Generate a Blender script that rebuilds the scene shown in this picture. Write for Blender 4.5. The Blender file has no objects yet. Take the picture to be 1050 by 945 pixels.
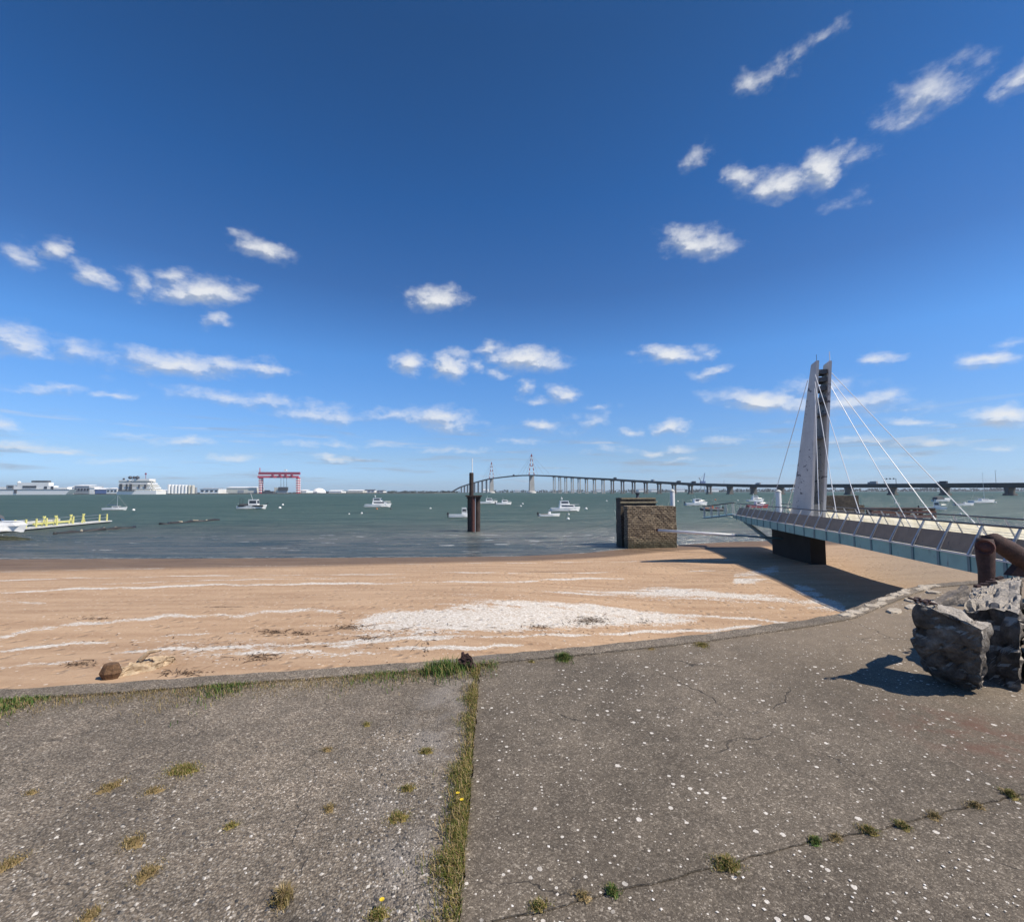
import bpy, bmesh, math, random
import numpy as np
from mathutils import Vector, Matrix, noise as mnoise
random.seed(7)
R = math.radians
S = bpy.context.scene
C = S.collection

# ------------------------------------------------------------------ camera
F = 480.0                      # focal length in photo pixels (photo 1050 x 945)
EYE = 1.6
PITCH = math.atan(31.9 / F)
ROLL = R(0.164)
fwd = Vector((0, math.cos(PITCH), math.sin(PITCH)))
u0 = Vector((0, -math.sin(PITCH), math.cos(PITCH)))
r0 = Vector((1, 0, 0))
rt = r0 * math.cos(ROLL) - u0 * math.sin(ROLL)
up = r0 * math.sin(ROLL) + u0 * math.cos(ROLL)
cd = bpy.data.cameras.new('camera')
cam = bpy.data.objects.new('camera', cd)
C.objects.link(cam)
cd.sensor_fit = 'HORIZONTAL'; cd.sensor_width = 36.0
cd.lens = 36.0 * F / 1050.0
cd.clip_start = 0.05; cd.clip_end = 80000
M = Matrix.Identity(4)
for i in range(3):
    M[i][0] = rt[i]; M[i][1] = up[i]; M[i][2] = -fwd[i]
M[2][3] = EYE
cam.matrix_world = M
S.camera = cam

# ------------------------------------------------------------------ light
SUN_EL = 50.0
SUN_AZ = 112.0                  # clockwise from +Y (the view direction)
SKY = 0.069
SUN = 4.8
EXPO = 0.245
S.view_settings.view_transform = 'Standard'
S.view_settings.look = 'None'
S.view_settings.gamma = 1.0
S.view_settings.use_curve_mapping = False
S.view_settings.exposure = EXPO
sd = bpy.data.lights.new('sun', 'SUN')
sd.energy = SUN; sd.angle = R(0.5); sd.color = (1.0, 0.90, 0.77)
so = bpy.data.objects.new('sun', sd); C.objects.link(so)
sdir = Vector((math.sin(R(SUN_AZ)) * math.cos(R(SUN_EL)), math.cos(R(SUN_AZ)) * math.cos(R(SUN_EL)), math.sin(R(SUN_EL))))
so.rotation_euler = sdir.to_track_quat('Z', 'Y').to_euler()
so.location = (20, -10, 40)

# picture <-> place
def ray(px, py):
    return fwd + rt * ((px - 525) / F) - up * ((py - 472.5) / F)
def gp(px, py, z=0.0):
    d = ray(px, py); t = (z - EYE) / d.z
    return Vector((d.x * t, d.y * t, z))
def dp(px, py, Y):
    d = ray(px, py); t = Y / d.y
    return Vector((d.x * t, Y, EYE + d.z * t))
def proj(x, y, z):
    zz = z - EYE
    w = y * fwd.y + zz * fwd.z
    w = np.maximum(w, 1e-3)
    a = x * rt.x + y * rt.y + zz * rt.z
    b = x * up.x + y * up.y + zz * up.z
    return 525 + F * a / w, 472.5 - F * b / w
WZ = -2.6                      # water level

# ------------------------------------------------------------------ node helpers
class NT:
    def __init__(s, tree): s.t = tree; s.n = tree.nodes; s.l = tree.links
    def node(s, typ, **kw):
        n = s.n.new(typ)
        for k, v in kw.items(): setattr(n, k, v)
        return n
    def set(s, sock, v):
        if isinstance(v, bpy.types.NodeSocket): s.l.new(v, sock)
        else: sock.default_value = v
    def math(s, op, a, b=None, c=None, clamp=False):
        n = s.node('ShaderNodeMath', operation=op, use_clamp=clamp)
        s.set(n.inputs[0], a)
        if b is not None: s.set(n.inputs[1], b)
        if c is not None: s.set(n.inputs[2], c)
        return n.outputs[0]
    def vmath(s, op, a, b=None, out=0):
        n = s.node('ShaderNodeVectorMath', operation=op)
        s.set(n.inputs[0], a)
        if b is not None: s.set(n.inputs[1], b)
        return n.outputs[out]
    def noise(s, vec, scale, detail=4, rough=0.55, dist=0.0, dim='3D', out=0):
        n = s.node('ShaderNodeTexNoise'); n.noise_dimensions = dim
        if vec is not None: s.l.new(vec, n.inputs['Vector'])
        n.inputs['Scale'].default_value = scale; n.inputs['Detail'].default_value = detail
        n.inputs['Roughness'].default_value = rough; n.inputs['Distortion'].default_value = dist
        return n.outputs[out]
    def voro(s, vec, scale, feature='F1', rnd=1.0):
        n = s.node('ShaderNodeTexVoronoi', feature=feature)
        if vec is not None: s.l.new(vec, n.inputs['Vector'])
        n.inputs['Scale'].default_value = scale; n.inputs['Randomness'].default_value = rnd
        return n
    def mapr(s, v, a, b, c=0.0, d=1.0, smooth=True):
        n = s.node('ShaderNodeMapRange', interpolation_type='SMOOTHSTEP' if smooth else 'LINEAR')
        s.set(n.inputs[0], v)
        for i, q in enumerate((a, b, c, d)): s.set(n.inputs[1 + i], q)
        return n.outputs[0]
    def mix(s, f, a, b, blend='MIX'):
        n = s.node('ShaderNodeMix', data_type='RGBA', blend_type=blend, clamp_factor=True)
        s.set(n.inputs[0], f)
        for sock, v in ((n.inputs[6], a), (n.inputs[7], b)):
            if isinstance(v, (tuple, list)): sock.default_value = (*v[:3], 1)
            else: s.l.new(v, sock)
        return n.outputs[2]
    def ramp(s, v, stops):
        n = s.node('ShaderNodeValToRGB'); e = n.color_ramp.elements
        while len(e) < len(stops): e.new(0.5)
        for el, (p, c) in zip(e, stops): el.position = p; el.color = (*c[:3], 1)
        s.l.new(v, n.inputs[0]); return n.outputs[0]
    def bump(s, h, strength=0.3, dist=0.02, normal=None):
        n = s.node('ShaderNodeBump'); n.inputs['Strength'].default_value = strength
        n.inputs['Distance'].default_value = dist; s.l.new(h, n.inputs['Height'])
        if normal is not None: s.l.new(normal, n.inputs['Normal'])
        return n.outputs[0]
    def scale(s, vec, sc, loc=(0, 0, 0), rot=(0, 0, 0)):
        n = s.node('ShaderNodeMapping'); s.l.new(vec, n.inputs[0])
        n.inputs['Scale'].default_value = sc; n.inputs['Location'].default_value = loc
        n.inputs['Rotation'].default_value = rot
        return n.outputs[0]

# ------------------------------------------------------------------ sky with clouds (world)
W = bpy.data.worlds.new('World'); S.world = W; W.cycles.sampling_method = 'MANUAL'; W.cycles.sample_map_resolution = 256; W.use_nodes = True
W.node_tree.nodes.clear()
w = NT(W.node_tree)
def azel(px, py):
    d = ray(px, py).normalized()
    return math.atan2(d.x, d.y), math.asin(d.z)
# px, py, half width, half height, tilt (deg, rising to the right), weight
CL = [(20,261,30,15,-15,.75),(62,257,20,13,-40,.85),(97,282,24,10,-25,.85),(140,290,20,15,-40,.7),(178,283,22,10,0,.75),(205,300,52,17,0,1.1),(223,326,18,12,25,.75),
(272,256,34,14,-18,1.0),(245,244,18,6,-10,.55),(447,307,34,16,0,1.15),
(15,350,45,18,-15,.9),(72,358,38,15,0,.7),(185,372,66,15,-5,1.05),(235,373,44,12,0,.75),(268,379,32,8,-5,.8),
(55,399,40,7,0,.7),(122,405,30,6,-3,.7),(262,410,105,9,-5,.62),(325,425,55,10,-3,.72),(450,429,44,14,-4,.95),(400,424,40,7,0,.6),
(422,374,22,13,0,1.0),(462,376,21,17,10,1.1),(486,375,12,9,0,.7),(505,358,24,9,5,.85),(540,369,44,15,-5,1.15),(510,381,14,8,0,.6),
(540,396,14,8,0,.7),(578,404,19,11,5,1.0),(553,410,20,6,0,.7),(556,436,20,7,0,.9),(605,428,30,12,25,.5),(613,417,18,5,0,.65),
(686,439,20,9,0,1.0),(647,444,13,6,0,.7),(688,364,44,10,2,1.15),(726,362,14,5,5,.6),(729,381,20,7,15,.75),
(712,247,44,19,-5,1.0),(714,161,19,11,35,.6),(842,172,36,20,32,1.15),(802,190,46,17,5,1.05),(760,184,24,15,-20,.85),
(778,82,32,13,25,.66),(845,36,32,10,32,.6),(815,62,36,9,35,.45),(880,160,34,14,30,.4),
(950,98,74,25,30,.72),(925,120,40,18,20,.5),(1038,84,30,16,35,.85),(870,205,30,12,20,.3),
(785,412,70,15,-5,1.05),(880,412,70,14,0,.85),(840,399,60,18,0,.6),(903,368,22,9,0,.95),(1010,369,40,9,5,.85),(1020,427,46,12,-3,1.05),(935,432,36,6,-2,.6),
(8,435,18,9,0,.75),(22,458,46,7,0,.7),(192,454,38,6,0,.75),(60,460,40,4,0,.5),(135,446,36,5,0,.45),(120,470,60,5,0,.5),(240,470,30,5,0,.6),
(340,468,24,4,0,.7),(335,455,60,5,0,.45),(392,456,40,4,0,.45),(470,461,40,4,0,.5),(530,452,26,5,0,.6),(672,462,18,5,0,.65),(690,460,30,6,0,.5),
(745,449,26,6,0,.6),(700,470,24,4,0,.6),(630,462,30,5,0,.5),(870,450,40,5,0,.5),(965,452,40,5,0,.5),(1030,458,30,4,0,.5),(900,470,60,4,0,.4),(1035,352,24,5,10,.4),
(-120,300,70,25,0,1),(-220,380,90,20,0,1),(1180,300,70,30,0,1),(1250,400,90,20,0,1),(300,-200,150,70,20,.8),(900,-260,170,60,25,.8)]
g = bpy.data.node_groups.new('cloud_field', 'ShaderNodeTree')
g.interface.new_socket('Vector', in_out='INPUT', socket_type='NodeSocketVector')
g.interface.new_socket('Value', in_out='OUTPUT', socket_type='NodeSocketFloat')
q = NT(g); gi = q.node('NodeGroupInput'); go_ = q.node('NodeGroupOutput')
vec0 = gi.outputs[0]
# ragged outline: warp the lookup, then erode with fractal noise
wn = q.noise(q.scale(vec0, (1, 1.6, 1)), 15, 5, .6, out=1)
wv = q.vmath('MULTIPLY', q.vmath('SUBTRACT', wn, (.5, .5, .5)), (.085, .042, 0))
vv = q.vmath('ADD', vec0, wv)
cur = None; cnt = 0
for (px, py, hw, hh, tilt, wt) in CL:
    cnt += 1
    if cnt % 12 == 0:           # chains the lookups so the shader stays small on the stack
        vv = q.vmath('ADD', vv, q.math('MULTIPLY', cur, 1e-7))
    a0, e0 = azel(px, py); t = R(tilt)
    a1, e1 = azel(px + hw * math.cos(t), py - hw * math.sin(t))
    a2, e2 = azel(px - hh * math.sin(t), py - hh * math.cos(t))
    n = q.node('ShaderNodeMapping', vector_type='TEXTURE')
    q.l.new(vv, n.inputs[0])
    n.inputs['Location'].default_value = (a0, e0, 0)
    n.inputs['Rotation'].default_value = (0, 0, math.atan2(e1 - e0, a1 - a0))
    n.inputs['Scale'].default_value = (1.25 * math.hypot(a1 - a0, e1 - e0), 1.25 * math.hypot(a2 - a0, e2 - e0), 1)
    ln = q.vmath('LENGTH', n.outputs[0], out=1)
    b = q.math('MULTIPLY_ADD', ln, -wt, wt)
    cur = b if cur is None else q.math('MAXIMUM', cur, b)
f1 = q.noise(q.scale(vec0, (1, 1.6, 1)), 24, 7, .60)
f2 = q.noise(q.scale(vec0, (1, 1.7, 1), (3, 1, 0)), 70, 6, .6)
den = q.math('ADD', cur, q.math('MULTIPLY', q.math('SUBTRACT', f1, .5), 1.15))
den = q.math('ADD', den, q.math('MULTIPLY', q.math('SUBTRACT', f2, .5)  , .20))
q.l.new(den, go_.inputs[0])
tc = w.node('ShaderNodeTexCoord')
dirn = w.vmath('NORMALIZE', tc.outputs['Generated'])
sx = w.node('ShaderNodeSeparateXYZ'); w.l.new(dirn, sx.inputs[0])
az = w.math('ARCTAN2', sx.outputs[0], sx.outputs[1]); el = w.math('ARCSINE', sx.outputs[2])
cx = w.node('ShaderNodeCombineXYZ'); w.l.new(az, cx.inputs[0]); w.l.new(el, cx.inputs[1])
pos = cx.outputs[0]
def field(v):
    n = w.node('ShaderNodeGroup'); n.node_tree = g; w.l.new(v, n.inputs[0]); return n.outputs[0]
d1 = field(pos)
d2 = field(w.vmath('ADD', pos, (.008, .012, 0)))
alpha = w.mapr(d1, .03, 1.12)
# thin streaks low over the horizon
st = w.noise(w.scale(pos, (5, 55, 1)), 1.0, 7, .6, .3)
low = w.math('MULTIPLY', w.mapr(el, .005, .03), w.mapr(el, .07, .17, 1, 0))
alow = w.math('MULTIPLY', w.mapr(st, .50, .72), w.math('MULTIPLY', low, .75))
lit = w.mapr(w.math('SUBTRACT', d1, d2), -.20, .16)
ccol = w.mix(lit, (.47, .53, .63), (.92, .93, .94))
skn = w.node('ShaderNodeTexSky', sky_type='NISHITA')
skn.sun_disc = False; skn.sun_elevation = R(SUN_EL); skn.sun_rotation = R(SUN_AZ)
skn.altitude = 0; skn.air_density = 1.0; skn.dust_density = .35; skn.ozone_density = 2.2
hs = w.node('ShaderNodeHueSaturation'); hs.inputs['Saturation'].default_value = 1.12
w.l.new(skn.outputs[0], hs.inputs['Color'])
# clear maritime air: bluer overhead, paler and still blue down at the horizon
gr = w.ramp(w.mapr(el, 0, R(50), 0, 1, False), [(0, (.32, .50, .92)), (.03, (.33, .49, .86)), (.08, (.35, .45, .66)), (.31, (.335, .55, .77)), (.46, (.24, .405, .59)), (.65, (.16, .37, .565)), (.92, (.142, .31, .45))])
skyc = w.vmath('MULTIPLY', hs.outputs[0], w.vmath('MULTIPLY', gr, (2.5, 2.5, 2.5)))
CB = .80 / SKY
cb = w.vmath('MULTIPLY', ccol, (CB, CB, CB))
m1 = w.mix(alow, skyc, w.vmath('MULTIPLY', ccol, (.8 * CB, .8 * CB, .8 * CB)))
m2 = w.mix(w.math('MULTIPLY', alpha, .92), m1, cb)
bg = w.node('ShaderNodeBackground'); bg.inputs['Strength'].default_value = SKY
w.l.new(m2, bg.inputs['Color'])
wo = w.node('ShaderNodeOutputWorld'); w.l.new(bg.outputs[0], wo.inputs[0])
# ------------------------------------------------------------------ materials
def newmat(name):
    m = bpy.data.materials.new(name); m.use_nodes = True
    t = NT(m.node_tree); b = t.n['Principled BSDF']
    return m, t, b
def gen(t): return t.node('ShaderNodeTexCoord').outputs['Object']
def wpos(t): return t.node('ShaderNodeNewGeometry').outputs['Position']
def rgb(h):      # sRGB hex of an actual paint -> linear
    c = [int(h[i:i + 2], 16) / 255 for i in (0, 2, 4)]
    return tuple(x / 12.92 if x <= .04045 else ((x + .055) / 1.055) ** 2.4 for x in c)
_mats = {}
def paint(name, col, rough=.5, var=.18, nscale=6.0, dirt=None, dirtamt=.0, metal=0.0, bump=.0, bscale=40):
    """weathered paint / stone / metal: base colour broken up by two noises"""
    if name in _mats: return _mats[name]
    m, t, b = newmat(name); o = gen(t)
    n1 = t.noise(o, nscale, 6, .6)
    c = t.mix(t.mapr(n1, .3, .7), tuple(x * (1 - var) for x in col), tuple(min(1, x * (1 + var)) for x in col))
    if dirt:
        n2 = t.noise(t.scale(o, (1, 1, .35)), nscale * 2.3, 7, .65)
        c = t.mix(t.mapr(n2, .62 - dirtamt * .3, .75 - dirtamt * .2), c, dirt)
    t.l.new(c, b.inputs['Base Color'])
    b.inputs['Roughness'].default_value = rough; b.inputs['Metallic'].default_value = metal
    if bump:
        t.l.new(t.bump(t.noise(o, bscale, 5, .6), bump, .02), b.inputs['Normal'])
    _mats[name] = m
    return m

white_gel = paint('white_gelcoat', (.78, .78, .76), .3, .04, 3)
dark_glass = paint('dark_glass', (.03, .035, .045), .12, .1, 3)
black_rub = paint('black_rubber', (.025, .025, .028), .6, .2, 6)
grey_can = paint('grey_canvas', (.09, .095, .10), .85, .25, 6)
blue_can = paint('blue_canvas', (.05, .09, .2), .8, .25, 6)
red_pnt = paint('red_paint', (.45, .05, .05), .5, .15, 4)
orange_p = paint('orange_buoy', (.65, .18, .06), .6, .15, 5)
buoy_w = paint('buoy_plastic', (.75, .74, .7), .5, .1, 5)
buoy_d = paint('dark_buoy', (.05, .05, .055), .6, .1, 5)
alu = paint('aluminium', (.6, .61, .62), .35, .08, 6, metal=.7)
wood_b = paint('brown_wood', (.16, .09, .05), .7, .3, 6)
yellow = paint('yellow_paint', (.72, .68, .24), .55, .1, 3)
pont = paint('pontoon_deck', (.6, .6, .56), .7, .12, 3)
teal = paint('turquoise_paint', (.19, .39, .39), .45, .10, 1.6, (.12, .2, .22), .12)
teal_d = paint('dark_turquoise_paint', (.10, .20, .235), .5, .10, 2)
ledge = paint('pale_steel', (.62, .64, .64), .45, .08, 4)
post_m = paint('stainless_post', (.42, .43, .44), .4, .1, 5, metal=.35)
panel_m = paint('perforated_panel', (.29, .21, .135), .6, .12, 3, (.14, .11, .09), .15)
rail_m = paint('dark_handrail', (.05, .055, .065), .45, .1, 5)
cable_m = paint('pale_cable', (.72, .73, .74), .4, .03, 5)
deckf = paint('pale_deck', (.62, .58, .49), .8, .1, 3, (.4, .36, .3), .1)
pier_m = paint('black_pier', (.012, .011, .010), .8, .35, 1.2, bump=.4, bscale=6)
rust = paint('rusted_iron', (.085, .03, .022), .75, .35, 9, (.15, .06, .035), .3, bump=.5, bscale=45)
rust_d = paint('dark_rust', (.05, .024, .02), .8, .4, 14, (.10, .045, .03), .2, bump=.5, bscale=60)
chain_m = paint('rusted_chain', (.045, .02, .018), .7, .3, 20, bump=.3)
timber = paint('dark_wet_timber', (.045, .03, .024), .8, .4, 2.2, (.10, .06, .045), .25, bump=.5, bscale=14)
weed = paint('weeded_rock', (.05, .055, .03), .9, .4, 2.5, (.12, .11, .07), .1, bump=.6, bscale=8)
conc = paint('bridge_concrete', (.30, .30, .29), .8, .10, .06, (.24, .23, .22), .1)
conc_d = paint('dark_deck_steel', (.06, .075, .085), .7, .10, .05)
pier_c = paint('viaduct_concrete', (.13, .125, .12), .85, .12, .08)
pale_c = paint('pale_concrete_base', (.55, .54, .5), .8, .1, .1)
shedw = paint('white_cladding', (.82, .82, .80), .6, .06, .04)
shedc = paint('cream_cladding', (.62, .6, .52), .6, .06, .04)
shedg = paint('grey_cladding', (.30, .33, .36), .6, .08, .04)
shedb = paint('blue_cladding', (.10, .16, .34), .6, .08, .04)
roofd = paint('dark_roof', (.07, .075, .085), .7, .1, .04)
crane_r = paint('crane_red', (.60, .09, .13), .5, .06, .05)
crane_d = paint('crane_dark_red', (.30, .05, .09), .5, .08, .05)
land_m = paint('far_shore_ground', (.13, .125, .10), .9, .3, .02)
tree_m = paint('far_trees', (.035, .055, .04), .95, .35, .05)
haz_b = paint('lorry_body', (.35, .36, .38), .5, .1, .3)
lorry_d = paint('lorry_dark', (.05, .055, .07), .5, .1, .3)

def mast_mat():
    m, t, b = newmat('mast_cladding'); o = wpos(t)
    n = t.noise(o, .9, 5, .6)
    c = t.mix(t.mapr(n, .3, .7), (.46, .46, .465), (.56, .56, .555))
    st = t.noise(t.scale(o, (2, 2, .5)), 2.2, 6, .6)
    c = t.mix(t.math('MULTIPLY', t.mapr(st, .58, .72), .55), c, (.30, .29, .31))
    sc = t.noise(t.scale(o, (1.0, .8, 2.0), rot=(R(25), 0, 0)), 1.7, 4, .7)
    sp = t.noise(o, .55, 2, .5)
    c = t.mix(t.math('MULTIPLY', t.mapr(sc, .58, .62), t.mapr(sp, .44, .52)), c, (.07, .07, .1))
    sz = t.node('ShaderNodeSeparateXYZ'); t.l.new(o, sz.inputs[0])
    seam = t.math('PINGPONG', sz.outputs[2], .6)
    c = t.mix(t.mapr(seam, .0, .02, .35, 0), c, (.25, .25, .27))
    t.l.new(c, b.inputs['Base Color']); b.inputs['Roughness'].default_value = .55
    return m
mast_m = mast_mat()

def translucent_panel():
    m, t, b = newmat('frosted_panel'); o = gen(t)
    tr = t.node('ShaderNodeBsdfTranslucent'); df = t.node('ShaderNodeBsdfDiffuse')
    c = t.mix(t.mapr(t.noise(o, 2.5, 4), .3, .7), (.80, .77, .66), (.9, .88, .8))
    t.l.new(c, tr.inputs[0]); t.l.new(c, df.inputs[0])
    mx = t.node('ShaderNodeMixShader'); mx.inputs[0].default_value = .25
    t.l.new(tr.outputs[0], mx.inputs[1]); t.l.new(df.outputs[0], mx.inputs[2])
    t.l.new(mx.outputs[0], t.n['Material Output'].inputs[0])
    return m
frost_m = translucent_panel()

def masonry(name, c1, c2, mortar, sc=1.0):
    m, t, b = newmat(name); o = gen(t)
    nz = t.noise(o, 3.5, 4, .6, out=1)
    dv = t.vmath('MULTIPLY', t.vmath('SUBTRACT', nz, (.5, .5, .5)), (.17, .17, .10))
    v = t.vmath('ADD', o, dv)
    sp = t.node('ShaderNodeSeparateXYZ'); t.l.new(v, sp.inputs[0])
    cb = t.node('ShaderNodeCombineXYZ')
    t.l.new(t.math('ADD', sp.outputs[0], sp.outputs[1]), cb.inputs[0]); t.l.new(sp.outputs[2], cb.inputs[1])
    br = t.node('ShaderNodeTexBrick'); t.l.new(cb.outputs[0], br.inputs[0])
    br.inputs['Scale'].default_value = sc
    br.inputs['Color1'].default_value = (*c1, 1); br.inputs['Color2'].default_value = (*c2, 1); br.inputs['Mortar'].default_value = (*mortar, 1)
    br.inputs['Brick Width'].default_value = .30; br.inputs['Row Height'].default_value = .135
    br.inputs['Mortar Size'].default_value = .022; br.inputs['Mortar Smooth'].default_value = .3
    n = t.noise(o, 9, 6, .65)
    c = t.mix(t.mapr(n, .3, .75), t.mix(.55, br.outputs[0], (.02, .018, .015), 'MULTIPLY'), br.outputs[0])
    big = t.noise(o, 1.1, 4, .6)
    c = t.mix(t.mapr(big, .45, .7, 0, .5), c, (.14, .11, .075))
    hz = t.node('ShaderNodeSeparateXYZ'); t.l.new(o, hz.inputs[0])
    c = t.mix(t.mapr(t.math('ADD', hz.outputs[2], t.math('MULTIPLY', n, .5)), .35, 1.1, .75, 0), c, (.035, .04, .022))   # weed line
    t.l.new(c, b.inputs['Base Color']); b.inputs['Roughness'].default_value = .9
    h = t.math('SUBTRACT', t.math('MULTIPLY', n, .6), br.outputs[1])
    t.l.new(t.bump(h, .9, .05), b.inputs['Normal'])
    return m
stone_m = masonry('old_masonry', (.46, .37, .25), (.19, .145, .10), (.07, .055, .04))
stone_d = masonry('dark_masonry', (.16, .13, .10), (.09, .075, .06), (.04, .035, .03))

def rock_mat():
    m, t, b = newmat('quarry_rock'); o = wpos(t)
    n = t.noise(o, 5, 9, .68); n2 = t.noise(o, 2.2, 5, .6); n3 = t.noise(o, 26, 6, .65)
    c = t.ramp(n, [(.30, (.022, .020, .017)), (.44, (.07, .06, .05)), (.57, (.19, .165, .138)), (.72, (.42, .385, .335))])
    c = t.mix(t.mapr(n2, .56, .74, 0, .5), c, (.085, .05, .028))
    c = t.mix(t.mapr(n3, .64, .80, 0, .5), c, (.24, .22, .20))
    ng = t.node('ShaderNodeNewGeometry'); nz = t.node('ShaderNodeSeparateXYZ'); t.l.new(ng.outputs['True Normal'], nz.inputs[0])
    c = t.mix(t.math('MULTIPLY', t.mapr(t.math('ADD', nz.outputs[2], t.math('MULTIPLY', t.math('SUBTRACT', n, .5), .45)), .36, .66), .88), c, t.mix(n3, (.40, .35, .285), (.66, .61, .54)))   # upward faces painted paler, standing in for sunlight on the tops
    t.l.new(c, b.inputs['Base Color']); b.inputs['Roughness'].default_value = .82
    h = t.math('ADD', n, t.math('MULTIPLY', n3, .35))
    t.l.new(t.bump(h, 1.0, .10), b.inputs['Normal'])
    return m
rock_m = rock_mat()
pale_rock = paint('pale_limestone', (.40, .35, .28), .9, .2, 9, (.3, .24, .17), .2, bump=.5, bscale=30)

def grass_mat(name, cols):
    m, t, b = newmat(name)
    gq = t.node('ShaderNodeNewGeometry')
    c = t.ramp(gq.outputs['Random Per Island'], cols)
    t.l.new(c, b.inputs['Base Color']); b.inputs['Roughness'].default_value = .7
    b.inputs['Specular IOR Level'].default_value = .25
    return m
grass_g = grass_mat('green_grass', [(0, (.03, .07, .012)), (.35, (.06, .12, .02)), (.7, (.10, .15, .035)), (.85, (.22, .18, .07)), (1, (.30, .24, .10))])
grass_y = grass_mat('dry_grass', [(0, (.10, .09, .02)), (.25, (.16, .13, .045)), (.55, (.23, .165, .075)), (.8, (.30, .215, .11)), (1, (.42, .33, .18))])
grass_m2 = grass_mat('mixed_grass', [(0, (.055, .085, .014)), (.3, (.11, .125, .022)), (.52, (.18, .155, .04)), (.7, (.27, .185, .075)), (1, (.40, .31, .16))])
petal = paint('yellow_petal', (.75, .55, .03), .6, .1, 20)
weed_twig = grass_mat('wrack', [(0, (.03, .02, .012)), (.5, (.07, .045, .03)), (1, (.16, .10, .06))])
chip_m = grass_mat('shell_white', [(0, (.45, .40, .33)), (.3, (.62, .58, .52)), (1, (.82, .80, .76))])
pebble_m = grass_mat('pebbles', [(0, (.04, .04, .042)), (.3, (.11, .10, .09)), (.6, (.22, .195, .165)), (.85, (.34, .31, .27)), (1, (.55, .52, .47))])

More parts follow.
